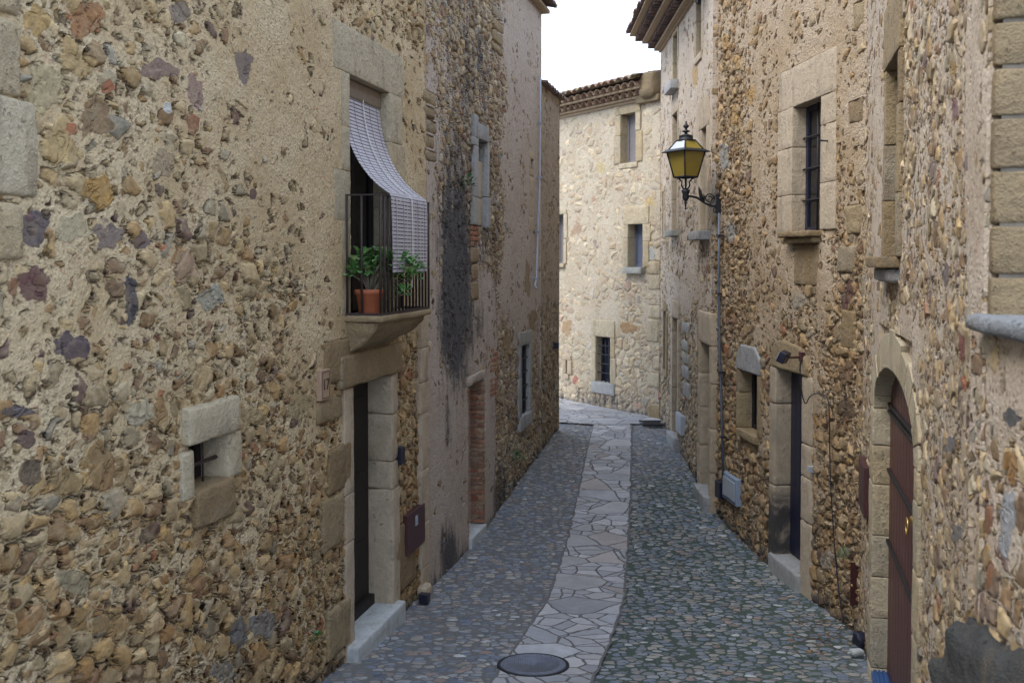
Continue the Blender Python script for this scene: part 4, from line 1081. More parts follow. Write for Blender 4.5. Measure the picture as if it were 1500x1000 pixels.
def bigdoor(fac, H, r, leafmat_, cs, jl, jr, hl, dep=.2, label=None, lt=None, dark=True):
    fac.holes.append(r); mb = MB(); mb.box(r[0] - .01, r[1] + .01, dep, dep + .05, r[2], r[3] + .01)
    n = max(3, int((r[1] - r[0]) / .13))
    for i in range(n): a = r[0] + (r[1] - r[0]) * i / n; mb.box(a + .005, a + (r[1] - r[0]) / n - .005, dep - .012, dep + .004, r[2] + .02, r[3] - .01)
    d = mb.build('door', leafmat_, H, bevel=.003); 
    if label: d['label'] = label
    for side, w in ((0, jl), (1, jr)):
        mb = MB(); z = r[2] - .25; i = 0
        while z < r[3] - .01:
            h = rnd.uniform(.32, .6); zt = min(z + h, r[3]); zt = r[3] if r[3] - zt < .15 else zt
            ww = w * (1 + .35 * (i % 2) * rnd.random()); i += 1
            fac.blkr(mb, (r[0] - ww, r[0], z, zt) if side == 0 else (r[1], r[1] + ww, z, zt), .025, dep + .06, jit=.007, r=.012); z = zt
        mb.build('door_jamb', cs, d)
    mb = MB(); fac.blkr(mb, (r[0] - jl * .9, r[1] + jr * .9, r[3], r[3] + hl), .03, dep + .06, lt, r=.02, jit=.008); mb.build('lintel', cs, d)
    return d
ro = R3.rect(1028.5, 1042, 507, 700, ref='r'); gd = R3.ground(ro[1]); ro = (ro[0], ro[1] - .03, gd + .16, ro[3])
d = bigdoor(R3, H, ro, DARKWOOD, CP, .18, .14, .42, label='dark door with tall lintel nearest the lamp')
mb = MB(); mb.block(ro[0] - .06, ro[1] + .12, -.10, .32, gd - .15, gd + .155, .5, r=.02); mb.build('doorstep', CG, d)
ro = R3.rect(986.5, 994, 467, 620, ref='r'); gd = R3.ground(ro[0]); ro = (ro[0], ro[1], gd + .12, ro[3])
d = bigdoor(R3, H, ro, BLUESHUT, CP, .12, .10, .28, label='blue-grey far door')
mb = MB(); mb.block(ro[0] - .1, ro[1] + .15, -.09, .32, gd - .15, gd + .11, .5, r=.02); mb.build('doorstep', CG, d)
ro = R3.rect(973, 976.5, 455, 540); R3.holes.append(ro)
mb = MB(); mb.box(ro[0] - .02, ro[1] + .02, .12, .2, ro[2] - .02, ro[3] + .02); d = mb.build('narrow_opening', CB, H); mb = MB()
R3.blkr(mb, (ro[0] - .1, ro[0], ro[2], ro[3]), .02, .2); R3.blkr(mb, (ro[1], ro[1] + .1, ro[2], ro[3]), .02, .2); R3.blkr(mb, (ro[0] - .1, ro[1] + .1, ro[3], ro[3] + .12), .02, .2); R3.blkr(mb, (ro[0] - .1, ro[1] + .1, ro[2] - .12, ro[2]), .02, .2, 0)
mb.build('stone_surround', CO, d)
r = R3.rect(996, 1003, 603, 630); mb = MB(); mb.box(r[0], r[1] + .05, -.06, .02, r[2], r[3]); mb.build('meter_box', WHITEP, H, bevel=.006)
mb = MB()
for (a, b, c, d_) in ((1000, 1009, 470, 486), (999, 1009, 496, 512), (1000, 1010, 514, 530), (1000, 1009, 532, 552), (1001, 1010, 556, 580)): parts('wall_block', CG, H, lambda m: R3.blk(m, a, b, c, d_, .015, .06, None, r=.03, jit=.014))
def p4(PX, PY, zone, spot):
    S, T, R, P = B_(zone, spot, PX, PY)
    zone[:, 0] = np.interp(PY, [150, 420, 560, 700], [.85, .62, .40, .30])
    S(1010, 130, 30, 120, .95); S(1000, 420, 25, 40, .9)
    P(1019, 110, 5, 22, (.42, .28, .11)); P(1021, 75, 5, 12, (.42, .28, .11)); T(985, 620, 15, 16, .3)
    P(974, 548, 4, 5, (.45, .2, .15)); P(1004, 582, 3, 5, (.42, .14, .10))
R3.wall(R3M, CZ + 3.60 - R3.zb, CZ + 3.60 - R3.zb, .024, .024, paint=p4, u1=R3.L + .10)
roof(R3, H, CZ + 3.90 - R3.zb, out=.62, u0=-.02, mat=TILED, pitch=.22, cornice=[(.02, .56, 'slab'), (.085, .46, 'arc'), (.04, .34, 'slab'), (.085, .24, 'arc'), (.04, .13, 'slab'), (.03, .05, 'slab')])

# ================================================================== RIGHT: middle house
R2 = Facade((2.56, 12.45), (2.96, 8.45), zb=float(gz(10)))
H = R2.house('ochre_house', label='ochre rubble stone house in the middle of the right side with the floodlit dark doorway', cat='house')
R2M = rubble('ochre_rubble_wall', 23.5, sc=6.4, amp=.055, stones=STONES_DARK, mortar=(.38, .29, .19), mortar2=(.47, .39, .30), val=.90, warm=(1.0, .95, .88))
o = R2.rect(1160, 1199.5, 143, 337, ref='r'); o = (o[0], o[1], o[2], o[3])
w = leaf_window(R2, H, o, .175, BLUEWOOD, DGLASS, bars=(1, 3, .11, .009), label='upper window with dark blue frame')
lw = o[0] - R2.u(1139); rw = R2.u(1222) - o[1]
mb = MB(); R2.holes.append(o)
R2.blkr(mb, (o[0] - lw, o[1] + rw, o[3], o[3] + .40), .012, .24, .3, jit=.004)
mb.build('lintel', CP, w); mb = MB()
hh_ = o[3] - o[2]
for k, (a, b) in enumerate(((0, .30), (.30, .68), (.68, 1))): R2.blkr(mb, (o[0] - lw, o[0], o[2] + a * hh_ - (.0), o[2] + b * hh_), .02, .24, .2 + .1 * k, jit=.004)
mb.build('jamb', CP, w); mb = MB()
for k, (a, b) in enumerate(((0, .35), (.35, .78), (.78, 1))): R2.blkr(mb, (o[1], o[1] + rw, o[2] + a * hh_, o[2] + b * hh_), .008, .24, .35 - .1 * k, jit=.004)
mb.build('jamb', CP, w)
mb = MB(); R2.blkr(mb, (o[0] - .10, o[1] + .03, o[2] - .06, o[2]), .13, .24, .7, r=.015, jit=.01); R2.blkr(mb, (o[0] - .07, o[1] + .0, o[2] - .12, o[2] - .06), .08, .2, .3, r=.02, jit=.004); mb.build('sill', CO, w)
mb = MB(); R2.blkr(mb, (o[0] + .06, o[1] - .02, o[2] - .52, o[2] - .13), .01, .1, .8); mb.build('wall_block', CO, H)
u, z = R2.px(1210, 206, .03); mb = MB(); mb.tube([(u - .02, .03, z), (u - .02, -.07, z)], .008, 6); mb.tube([(u - .03, -.07, z + .012), (u + .03, -.07, z - .006)], .007, 6); mb.build('shutter_hook', IRON, H)
# doorway
o = R2.rect(1139, 1175.5, 549, 850, ref='r'); gd = R2.ground(o[1]); o = (o[0], o[1], gd + .14, o[3])
mb = MB(); R2.holes.append(o); dep = .165
mb.box(o[0] - .01, o[1] + .01, dep, dep + .05, o[2], o[3] + .01)
for i in range(5): a = o[0] + (o[1] - o[0]) * i / 5; mb.box(a + .004, a + (o[1] - o[0]) / 5 - .004, dep - .014, dep + .003, o[2] + .03, o[3] - .02)
dr = mb.build('door', BLUEWOOD, H, bevel=.003, label='dark door under the floodlight')
mb = MB()
for a, b in ((-.3, .72), (.72, 1.58), (1.58, 9)): R2.blkr(mb, (R2.u(1130), o[0], o[2] + a, min(o[2] + b, o[3])), .02, .2, rnd.uniform(.3, .8), r=.02)
mb.build('door_jamb', CSOOT, dr); mb = MB()
for a, b in ((-.3, .55), (.55, .98), (.98, 1.30), (1.30, 9)): R2.blkr(mb, (o[1], R2.u(1190) + rnd.uniform(-.03, .05), o[2] + a, min(o[2] + b, o[3])), .008, .2, rnd.uniform(.2, .7), r=.02)
mb.build('door_jamb', CP, dr)
mb = MB()
zt = o[3]; pl_ = [(o[0] - .14, zt), (o[1] + .16, zt), (o[1] + .16, zt + .10), (o[1] + .02, zt + .26), (o[0] + .20, zt + .30), (o[0] - .02, zt + .28), (o[0] - .14, zt + .18)]
mb.prism(pl_, -.025, .2, .45); R2.flats.append((o[0] - .12, o[1] + .12, zt, zt + .22)); mb.build('lintel', CO, dr, bevel=.02)
mb = MB(); mb.block(o[0] - .10, o[1] + .04, -.05, .22, gd - .2, gd + .135, .5, r=.02); mb.build('doorstep', CG, dr)
# niche window
o = R2.rect(1085, 1111, 550, 640, ref='r'); 
w = leaf_window(R2, H, o, .19, DARKWOOD, DGLASS, split=False, label='small deep window')
R2.frame(o, w, CO, .10, .12, .0, .09, depth=.22, proud=.015, sill_proud=.04, sill_ext=.03, alt=.1)
mb = MB(); zt = o[3]; mb.prism([(o[0] - .12, zt), (o[1] + .10, zt), (o[1] + .14, zt + .14), (o[1] - .10, zt + .30), (o[0] + .02, zt + .30), (o[0] - .14, zt + .16)], -.02, .22, .2)
mb.build('lintel', CG, w, bevel=.02); R2.flats.append((o[0] - .10, o[1] + .10, zt, zt + .24))
# cupboards and boxes
r = R2.rect(1065.5, 1086, 690, 728); mb = MB(); mb.box(r[0], r[1], -.05, .02, r[2], r[3]); R2.flats.append(r)
mt = mb.build('meter_box', GREYP, H, bevel=.006); mb = MB(); a = .04; mb.box(r[0] + a, r[1] - a, -.058, -.049, r[2] + a * 1.2, r[3] - a * 1.2); mb.build('cover_panel', WHITEP, mt, bevel=.004)
mb = MB(); mb.box(r[0] + a * .5, r[1] - a * .5, -.0565, -.049, r[2] + a * .6, r[2] + a * .8); mb.build('cover_groove', BLKP, mt)
r = R2.rect(1056.5, 1063.5, 703, 727); mb = MB(); mb.box(r[0], r[1], -.07, .02, r[2], r[3]); mb.build('junction_box', BLKP, H, bevel=.006)
for (a, b, c, d_) in ((1258, 1271.5, 835, 900), ):
    r = R2.rect(a, b, c, d_, ref='r'); r = (r[0], min(r[1], R2.L - .02), r[2], r[3]); mb = MB(); mb.box(r[0], r[1], -.05, .02, r[2], r[3]); R2.flats.append(r)
    mc_ = mb.build('meter_cupboard_door', RED_STEEL, H, bevel=.004); mb = MB(); mb.lathe((0, 0, 0), [(0, 0), (.012, 0), (.012, .01), (0, .012)], 10); q = mb.build('lock', BRASS, mc_); q.location = (r[0] + .04, -.05, (r[2] + r[3]) / 2); q.rotation_euler = (math.pi / 2, 0, 0)
u, z = R2.px(1187, 687, .03); mb = MB(); mb.box(u - .018, u + .018, -.055, .02, z - .03, z + .03); mb.build('doorbell', WHITEP, H, bevel=.004)
mb = MB()
for (a, b, c, d_) in ((1232, 1252, 452, 510), (1238, 1258, 300, 345), (1245, 1262, 10, 45), (1240, 1262, 150, 185), (1262, 1272, 400, 450), (1225, 1250, 360, 400)):
    parts('wall_block', CO, H, lambda m: R2.blk(m, a, b, c, d_, .012, .1, None, r=.03, jit=.02))
def p5(PX, PY, zone, spot):
    S, T, R, P = B_(zone, spot, PX, PY)
    zone[:, 0] = np.interp(PY, [120, 420, 560, 700], [.66, .50, .34, .28])
    S(1080, 230, 25, 260, .38); S(1118, 260, 22, 240, .82); S(1245, 90, 40, 170, .9); S(1150, 60, 60, 80, .85); S(1130, 440, 30, 60, .75); S(1115, 560, 14, 120, .7); S(1206, 420, 12, 60, .95); S(1195, 620, 10, 120, .7); S(1150, 400, 14, 50, .9)
    S(1240, 560, 30, 200, .32); S(1270, 500, 8, 400, .7); T(1137, 775, 11, 55, 1.0, .3); T(1185, 790, 14, 60, .7); T(1240, 880, 30, 40, .45); T(1240, 600, 20, 60, .25)
    P(1240, 435, 10, 26, (.10, .045, .04)); P(1237, 600, 13, 22, (.10, .065, .04)); P(1238, 545, 12, 20, (.2, .13, .08)); P(1228, 490, 10, 16, (.33, .26, .17)); P(1247, 500, 8, 22, (.34, .27, .16))
    P(1100, 140, 8, 14, (.42, .27, .10)); P(1080, 90, 8, 12, (.42, .28, .12)); P(1062, 60, 6, 14, (.42, .28, .12)); P(1235, 810, 12, 12, (.16, .19, .11)); P(1210, 820, 10, 20, (.33, .30, .25))
    P(1170, 440, 14, 14, (.37, .34, .28)); P(1150, 350, 5, 9, (.3, .2, .1)); P(1190, 250, 3, 3, (.3, .3, .3)); P(1060, 230, 8, 22, (.28, .29, .30)); P(1070, 340, 9, 18, (.29, .29, .29)); P(1075, 170, 8, 16, (.38, .25, .10))
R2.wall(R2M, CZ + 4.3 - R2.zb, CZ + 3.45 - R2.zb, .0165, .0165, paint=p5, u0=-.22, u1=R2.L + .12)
roof(R2, H, CZ + 4.3 - R2.zb, out=.3)

# ================================================================== RIGHT: near house with the arched door
R1 = Facade((2.966, 8.39), (1.72, 3.6), zb=float(gz(7.2)))
H = R1.house('arched_house', label='near right stone house with the maroon arched door and narrow window', cat='house')
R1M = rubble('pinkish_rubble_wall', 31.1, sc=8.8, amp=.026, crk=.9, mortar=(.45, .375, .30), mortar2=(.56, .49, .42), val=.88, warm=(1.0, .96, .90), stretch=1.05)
u0, u1 = R1.u(1283.5), R1.u(1345); zs_ = R1.z(1287, 604); za_ = R1.z(1309, 543); hw = (u1 - u0) / 2; uc = (u0 + u1) / 2
zb_ = R1.ground(u0) + .02
def arch(u): return zs_ + (za_ - zs_) * math.sqrt(max(0, 1 - ((u - uc) / hw) ** 2))
def archhole(U, Z): 
    t = np.sqrt(np.clip(1 - ((U - uc) / hw) ** 2, 0, 1)); return (U > u0 - .01) & (U < u1 + .01) & (Z < zs_ + (za_ - zs_) * t + .01)
R1.holes.append(archhole)
mb = MB(); DD = .105; nb = 14
for i in range(nb):
    a = u0 + (u1 - u0) * i / nb; b = u0 + (u1 - u0) * (i + 1) / nb; k = 5
    top = [(a + .003 + (b - a - .006) * j / k) for j in range(k + 1)]
    mb.prism([(a + .003, zb_ - .6), (b - .003, zb_ - .6)] + [(t, arch(t) + .03) for t in reversed(top)], DD, DD + .05, .5)
dr = mb.build('door', MAROON, H, bevel=.004, label='wide maroon boarded door under a stone arch')
mb = MB()
def batten(z, th, y=DD):
    mb.box(u0 + .01, u1 - .01, y - .022, y + .001, z, z + th)
for zz in (R1.z(1308, 628), R1.z(1308, 640), R1.z(1308, 742), R1.z(1308, 868)):
    mb = MB(); batten(zz, .022); mb.build('batten', DARKWOOD, dr, bevel=.003)
uh, zh = R1.px(1331, 768, -.08); mb = MB(); mb.lathe((0, 0, 0), [(0, 0), (.03, 0), (.03, .006), (.012, .02), (0, .022)], 16)
kn = mb.build('handle', BRASS, dr); kn.location = (uh, DD - .0, zh + .03); kn.rotation_euler = (math.pi / 2, 0, 0)
mb = MB(); mb.tube([(uh + .045 * math.sin(t), DD - .035, zh - .01 + .05 * math.cos(t)) for t in [k * math.pi / 8 for k in range(17)]], .007, 6); mb.build('ring', BRASS, dr)
for side in (0, 1):
    mb = MB(); z = zb_ - .6
    while z < zs_ - .02:
        h = rnd.uniform(.27, .40); zt = min(z + h, zs_); zt = zs_ if zs_ - zt < .12 else zt
        ww = rnd.uniform(.16, .26)
        R1.blkr(mb, (u0 - ww, u0, z, zt) if side == 0 else (u1, u1 + ww, z, zt), .016, .16, rnd.random(), r=.012, jit=.006); z = zt
    mb.build('door_jamb', CS, dr)
mb = MB(); nv = 13
for i in range(nv):
    t0, t1 = math.pi * (1 - i / nv) - .006, math.pi * (1 - (i + 1) / nv) + .006
    def pt(t, e): return (uc + (hw + e) * math.cos(t), zs_ + (za_ - zs_ + e * 1.1) * math.sin(t))
    ee = rnd.uniform(.17, .24)
    poly = [pt(t0, 0), pt((t0 + t1) / 2, 0), pt(t1, 0), pt(t1, ee), pt((t0 + t1) / 2, ee), pt(t0, ee)]
    mb.prism(poly, -.010 - rnd.random() * .008, .16, rnd.random())
mb.build('arch_stones', CS, dr, bevel=.006)
R1.flats.append((u0 - .15, u0 - .0, zb_, zs_)); R1.flats.append((u1, u1 + .14, zb_, zs_)); R1.flats.append((u0 + .2, u1 - .2, za_, za_ + .25))
# narrow window
o = R1.rect(1296.5, 1314, 83, 372, ref='r'); o = (o[0], o[1], R1.z(1314, 376), o[3])
w = leaf_window(R1, H, o, .16, GREYSHUT, DGLASS, split=True, label='tall narrow window')
R1.frame(o, w, CO, .10, .12, .42, .07, depth=.18, proud=.02, sill_proud=.13, sill_ext=.06, course=.5, alt=.15)
ms = MB(); ms.block(o[0] - .02, o[1] + .02, -.08, .05, o[2] - .16, o[2] - .07, .5, r=.03); ms.build('sill_moulding', CG, w)
# meter cupboard between corner and door
r = R1.rect(1268.5, 1277, 672, 745); mb = MB(); mb.box(r[0], r[1], -.045, .02, r[2], r[3]); R1.flats.append(r); mb.build('meter_cupboard_door', RED_STEEL, H, bevel=.004)
# ashlar end face towards the camera
mb = MB(); z = R1.z(1448, 478); 
EN = Facade((R1.B.x - .004, R1.B.y - .012), (R1.B.x + 3.87, R1.B.y - .012 - 1.008), zb=R1.zb)
def p6(PX, PY, zone, spot):
    S, T, R, P = B_(zone, spot, PX, PY)
    zone[:, 0] = .50
    S(1430, 200, 16, 300, 1.0, .2); S(1480, 560, 40, 70, .95); S(1330, 520, 30, 60, .8); S(1420, 950, 90, 60, .5); S(1285, 250, 14, 300, .8)
    P(1482, 612, 14, 14, (.06, .07, .085)); P(1482, 680, 13, 26, (.36, .20, .07)); P(1474, 765, 16, 48, (.34, .37, .42)); P(1415, 240, 5, 20, (.2, .15, .15)); P(1365, 250, 8, 20, (.25, .2, .18)); P(1385, 400, 5, 22, (.15, .12, .14))
    P(1409, 510, 5, 25, (.20, .07, .06)); P(1398, 160, 5, 20, (.2, .1, .13)); P(1450, 840, 8, 26, (.28, .13, .06)); P(1392, 650, 8, 16, (.14, .14, .16)); P(1400, 780, 8, 18, (.17, .17, .18)); P(1395, 100, 6, 18, (.38, .26, .1)); P(1412, 560, 5, 14, (.42, .13, .07))
    T(1440, 985, 80, 45, .6)
R1.wall(R1M, CZ + 4.4 - R1.zb, CZ + 1.75 - R1.zb, .0125, .0125, paint=p6, depth=4, u0=-.10)
roof(R1, H, CZ + 4.4 - R1.zb, out=.3, depth=4)
EW = 3.0
zc = EN.z(1460, 478)
z = zc; row = 0; mb = MB()
while z < CZ + 2.2 - EN.zb:
    h = rnd.uniform(.155, .20); u = 0.0 - 0.0
    while u < .9:
        L = rnd.uniform(.3, .5) * (.7 if (row % 2 and u == 0) else 1)
        mb.block(u + .005, u + L - .005, -.038, .12, z + .006, z + h - .006, rnd.random(), r=.012, jit=.008)
        u += L
    z += h; row += 1
mb2 = MB()
mb2.box(.03, .98, -.030, .10, zc - .02, CZ + 4.3 - EN.zb)
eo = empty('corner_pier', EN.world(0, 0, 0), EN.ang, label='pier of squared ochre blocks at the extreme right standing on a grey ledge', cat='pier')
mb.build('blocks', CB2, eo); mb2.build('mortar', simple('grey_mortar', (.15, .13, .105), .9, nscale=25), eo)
# low wall continuing towards the camera with its coping
LW = Facade((R1.B.x + .0, R1.B.y - .03), (R1.B.x - .0 - .252 * 2.0 + .35, R1.B.y - .03 - 2.0), zb=R1.zb)
lwh = empty('low_wall', (LW.A.x, LW.A.y, LW.zb), LW.ang, label='low rubble wall with grey coping slab at the right edge', cat='wall'); LW.root = lwh
zc2 = LW.z(1465, 486)
LW.wall(R1M, zc2, zc2, .0125, .0125, paint=p6, depth=.8, u0=-.15)
mb = MB(); mb.block(-.06, LW.L, -.07, .85, zc2 - .005, zc2 + .055, .4, r=.02, jit=.014); mb.build('coping', CK2, lwh)
# mossy boulder
bl_ = bpy.data.meshes.new('boulder')
import bmesh
bm_ = bmesh.new(); bmesh.ops.create_icosphere(bm_, subdivisions=5, radius=1)
for v in bm_.verts:
    p = v.co.copy(); n_ = mnoise.noise(p * 1.5 + Vector((3, 1, 7))) * .30 + abs(mnoise.noise(p * 3.1 + Vector((3, 9, 7)))) * .28 + mnoise.noise(p * 8) * .06 + mnoise.noise(p * 22) * .025 - .05; p = Vector([math.copysign(abs(c_) ** .75, c_) for c_ in p])
    v.co = Vector((p.x * .34, p.y * .48, p.z * .56)) * (1 + n_)
bm_.to_mesh(bl_); bm_.free(); bl_.polygons.foreach_set('use_smooth', [True] * len(bl_.polygons)); bl_.materials.append(CK); bl_.attributes.new('tint', 'FLOAT', 'POINT')
bo_ = bpy.data.objects.new('boulder', bl_); COL.objects.link(bo_); 
rb_ = ray(1465, 912); tY = 3.95; bo_.location = (1.86, 3.42, CZ + rb_.z / rb_.y * tY - .62 + .03)
bo_.location.z = float(gz(3.4)) + .42
tag(bo_, 'dark mossy boulder against the wall in the lower right corner', 'boulder')

# ================================================================== things on the right
# conduit up to the lamp
P0 = [(1053.5, 312), (1053, 400), (1054, 520), (1057, 600), (1059.5, 700)]
pts = []
for a, b in P0: u, z = R2.px(a, b, .05); pts.append((u, -.05, z))
e = R2.thing('conduit', *pts[-1], label='thin blue-grey conduit rising from the black box to the lamp bracket', cat='pipe')
mb = MB(); mb.tube(pts, .016, 8); mb.build('pipe', PIPE, e, origin=pts[-1]); mb = MB()
for (a, b) in ((1053, 345), (1053, 430), (1055, 545), (1058, 640)): u, z = R2.px(a, b, .05); mb = MB(); mb.box(u - .035, u + .035, -.075, .03, z - .01, z + .01); mb.build('clip', IRON, e, origin=pts[-1])

def lantern(fac, upx, vpx, arm, label, sc=1.0, name='street_lamp', rot=0.45):
    """wall lantern: origin on the wall at the bracket foot"""
    u, z = fac.px(upx, vpx); e = fac.thing(name, u, 0, z, label=label, cat='street lamp', group='wall lanterns')
    s = sc; br = MB()
    br.box(-.022, .022, -.05, .03, -.10, .14)
    A_ = arm
    pth = [(0, -.03, 0), (0, -.10 * s, -.012), (0, -.20 * s, .035), (0, -.29 * s, .10), (0, -A_ + .02, .115), (0, -A_, .115)]
    fine = []
    for i in range(len(pth) - 1):
        for k in range(5): fine.append(Vector(pth[i]).lerp(Vector(pth[i + 1]), k / 5))
    fine.append(Vector(pth[-1])); 
    for _ in range(3): fine = [fine[0]] + [(fine[i - 1] + fine[i] * 2 + fine[i + 1]) / 4 for i in range(1, len(fine) - 1)] + [fine[-1]]
    br.tube(fine, .014, 8)
    # scroll
    sp = [(0, -.13 * s + math.cos(t) * .062 * (1 - t / 14) , .085 + math.sin(t) * .062 * (1 - t / 14)) for t in [k * .35 - 1.8 for k in range(30)]]
    br.tube(sp, .008, 6)
    sp = [(0, -.04 + math.cos(t) * .035, -.055 + math.sin(t) * .035) for t in [k * .4 for k in range(14)]]; br.tube(sp, .006, 6)
    # leaf
    br.tube([(0, -.19 * s, .05), (0, -.235 * s, .11), (0, -.25 * s, .18), (0, -.268 * s, .235)], [.012, .026, .02, .002], 8)
    br.tube([(0, -.20 * s, .05), (0, -.19 * s, .10), (0, -.205 * s, .145)], [.008, .014, .002], 6)
    # socket and finial under the lantern
    br.lathe((0, -A_, .0), [(0, -.06), (.012, -.045), (.006, -.03), (.012, .0), (.018, .03), (.014, .05), (.035, .07), (.042, .10), (.038, .135), (.05, .16), (.055, .18), (.03, .20), (.02, .21)], 14)
    for k in range(4):
        th = k * math.pi / 2 + rot + math.pi / 4; dx, dy = math.cos(th), math.sin(th)
        br.tube([(dx * .02, -A_ + dy * .02, .19), (dx * .05, -A_ + dy * .05, .24), (dx * .045, -A_ + dy * .045, .29), (dx * .10, -A_ + dy * .10, .345)], .011, 6)
        sp2 = [(dx * (.085 + .022 * math.cos(t)), -A_ + dy * (.085 + .022 * math.cos(t)), .31 + .022 * math.sin(t)) for t in [j * .6 for j in range(9)]]; br.tube(sp2, .005, 5)
    br.build('bracket', IRON, e)
    # lantern body: square frustum
    zb1, zt1 = .345, .66; rb1, rt1 = .145, .235     # half diagonals
    def cr(r, k): th = k * math.pi / 2 + rot + math.pi / 4; return (r * math.cos(th), -A_ + r * math.sin(th))
    fr = MB(); 
    for k in range(4):
        a, b = cr(rb1, k), cr(rt1, k); fr.tube([(a[0], a[1], zb1), (b[0], b[1], zt1)], .010, 6)
        a2, b2 = cr(rb1, k + 1), cr(rt1, k + 1)
        fr.tube([(a[0], a[1], zb1), (a2[0], a2[1], zb1)], .012, 6); fr.tube([(b[0], b[1], zt1), (b2[0], b2[1], zt1)], .012, 6)
        t1_, t2_ = cr(.115, k), cr(.115, k + 1); fr.tube([(b[0], b[1], zt1), (t1_[0], t1_[1], zt1 + .135)], .009, 6); fr.tube([(t1_[0], t1_[1], zt1 + .135), (t2_[0], t2_[1], zt1 + .135)], .010, 6)
    # flared rim
    o_, i_ = [cr(.30, k) for k in range(4)], [cr(.225, k) for k in range(4)]
    fr.add([(p[0], p[1], zt1 - .004) for p in o_] + [(p[0], p[1], zt1 + .028) for p in i_] + [(p[0], p[1], zt1 - .012) for p in o_] + [(p[0], p[1], zt1 - .004) for p in i_],
           [(k, (k + 1) % 4, 4 + (k + 1) % 4, 4 + k) for k in range(4)] + [(8 + k, 12 + k, 12 + (k + 1) % 4, 8 + (k + 1) % 4) for k in range(4)] + [(k, 8 + k, 8 + (k + 1) % 4, (k + 1) % 4) for k in range(4)] + [(4 + k, 4 + (k + 1) % 4, 12 + (k + 1) % 4, 12 + k) for k in range(4)], .5, False)
    fr.build('frame', IRON, e)
    for k in range(4):
        a, b, c, d = cr(rb1 - .006, k), cr(rb1 - .006, k + 1), cr(rt1 - .006, k + 1), cr(rt1 - .006, k)
        g = MB(); cx, cy = 0, -A_
        inn = lambda p: (cx + (p[0] - cx) * .965, cy + (p[1] - cy) * .965)
        Q = [(a, zb1), (b, zb1), (c, zt1), (d, zt1)]
        g.add([(p[0], p[1], z_) for p, z_ in Q] + [(inn(p)[0], inn(p)[1], z_) for p, z_ in Q], [(0, 1, 2, 3), (7, 6, 5, 4), (0, 4, 5, 1), (1, 5, 6, 2), (2, 6, 7, 3), (3, 7, 4, 0)], .5, False)
        g.build('glass_pane', AMBER, e)
        a, b, c, d = cr(.218, k), cr(.218, k + 1), cr(.112, k + 1), cr(.112, k); g = MB(); Q = [(a, zt1 + .01), (b, zt1 + .01), (c, zt1 + .135), (d, zt1 + .135)]
        g.add([(p[0], p[1], z_) for p, z_ in Q] + [(inn(p)[0], inn(p)[1], z_) for p, z_ in Q], [(0, 1, 2, 3), (7, 6, 5, 4), (0, 4, 5, 1), (1, 5, 6, 2), (2, 6, 7, 3), (3, 7, 4, 0)], .5, False)
        g.build('top_pane', LAMPTOP if k in (1,2) else AMBER, e)
    c = MB(); c.lathe((0, -A_, zt1 + .13), [(.10, 0), (.105, .012), (.088, .02), (.085, .055), (.09, .06), (.05, .075), (.022, .085), (.018, .10), (.048, .112), (.05, .12), (.018, .135), (.014, .15), (.034, .17), (.036, .185), (.014, .205), (.010, .235), (0, .25)], 16)
    c.build('cap', IRON, e)
    return e
lantern(R2, 1054, 301, .43, 'black iron wall lantern with amber glass on a scrolled bracket above the conduit')
# second lantern high up, only its lower parts in view
u, z = R3.px(1026, 8)
lantern(R3, 1027, -4, .33, 'lantern high on the right wall, cut off by the top of the photo', name='street_lamp')

# floodlight and its cable
u, z = R2.px(1178, 523, .0); e = R2.thing('floodlight', u, 0, z, label='small black floodlight on the lintel above the dark right doorway', cat='floodlight')
mb = MB(); mb.box(-.03, .03, -.045, .0, -.04, .05); mb.tube([(0, -.04, 0), (0, -.16, 0)], .012, 6); mb.build('mount', RED_STEEL, e, bevel=.004)
mb = MB(); mb.box(-.075, .075, -.045, .03, -.055, .055); hd = mb.build('lamp_head', BLKP, e, bevel=.008); hd.location = (0, -.20, 0); hd.rotation_euler = (math.radians(-25), 0, math.radians(-38))
mb = MB(); mb.box(-.060, .060, -.052, -.044, -.042, .042); gg_ = mb.build('lens', simple('floodlight_glass', (.22, .30, .36), .15, nscale=9, var=.5), hd, bevel=.003)
Q = [(1172, 528), (1172, 560), (1176, 583), (1180, 593), (1186, 580), (1196, 575), (1212, 579), (1215, 600), (1216, 700), (1221, 780), (1229, 870), (1236, 912)]
pts = [(1, -.04, 1)] * 0
for i, (a, b) in enumerate(Q): off = .16 - i * .03 if i < 4 else .055; u2, z2 = R2.px(a, b, off); pts.append((u2, -off, z2))
e2 = R2.thing('cable', *pts[-1], label='thin black cable trailing from the floodlight down the rubble wall', cat='cable')
mb = MB(); 
sm = []
for i in range(len(pts) - 1):
    for k in range(4): sm.append(Vector(pts[i]).lerp(Vector(pts[i + 1]), k / 4))
sm.append(Vector(pts[-1]))
for _ in range(2): sm = [sm[0]] + [(sm[i - 1] + sm[i] * 2 + sm[i + 1]) / 4 for i in range(1, len(sm) - 1)] + [sm[-1]]
mb.tube(sm, .006, 5); mb.build('wire', BLKP, e2, origin=pts[-1])

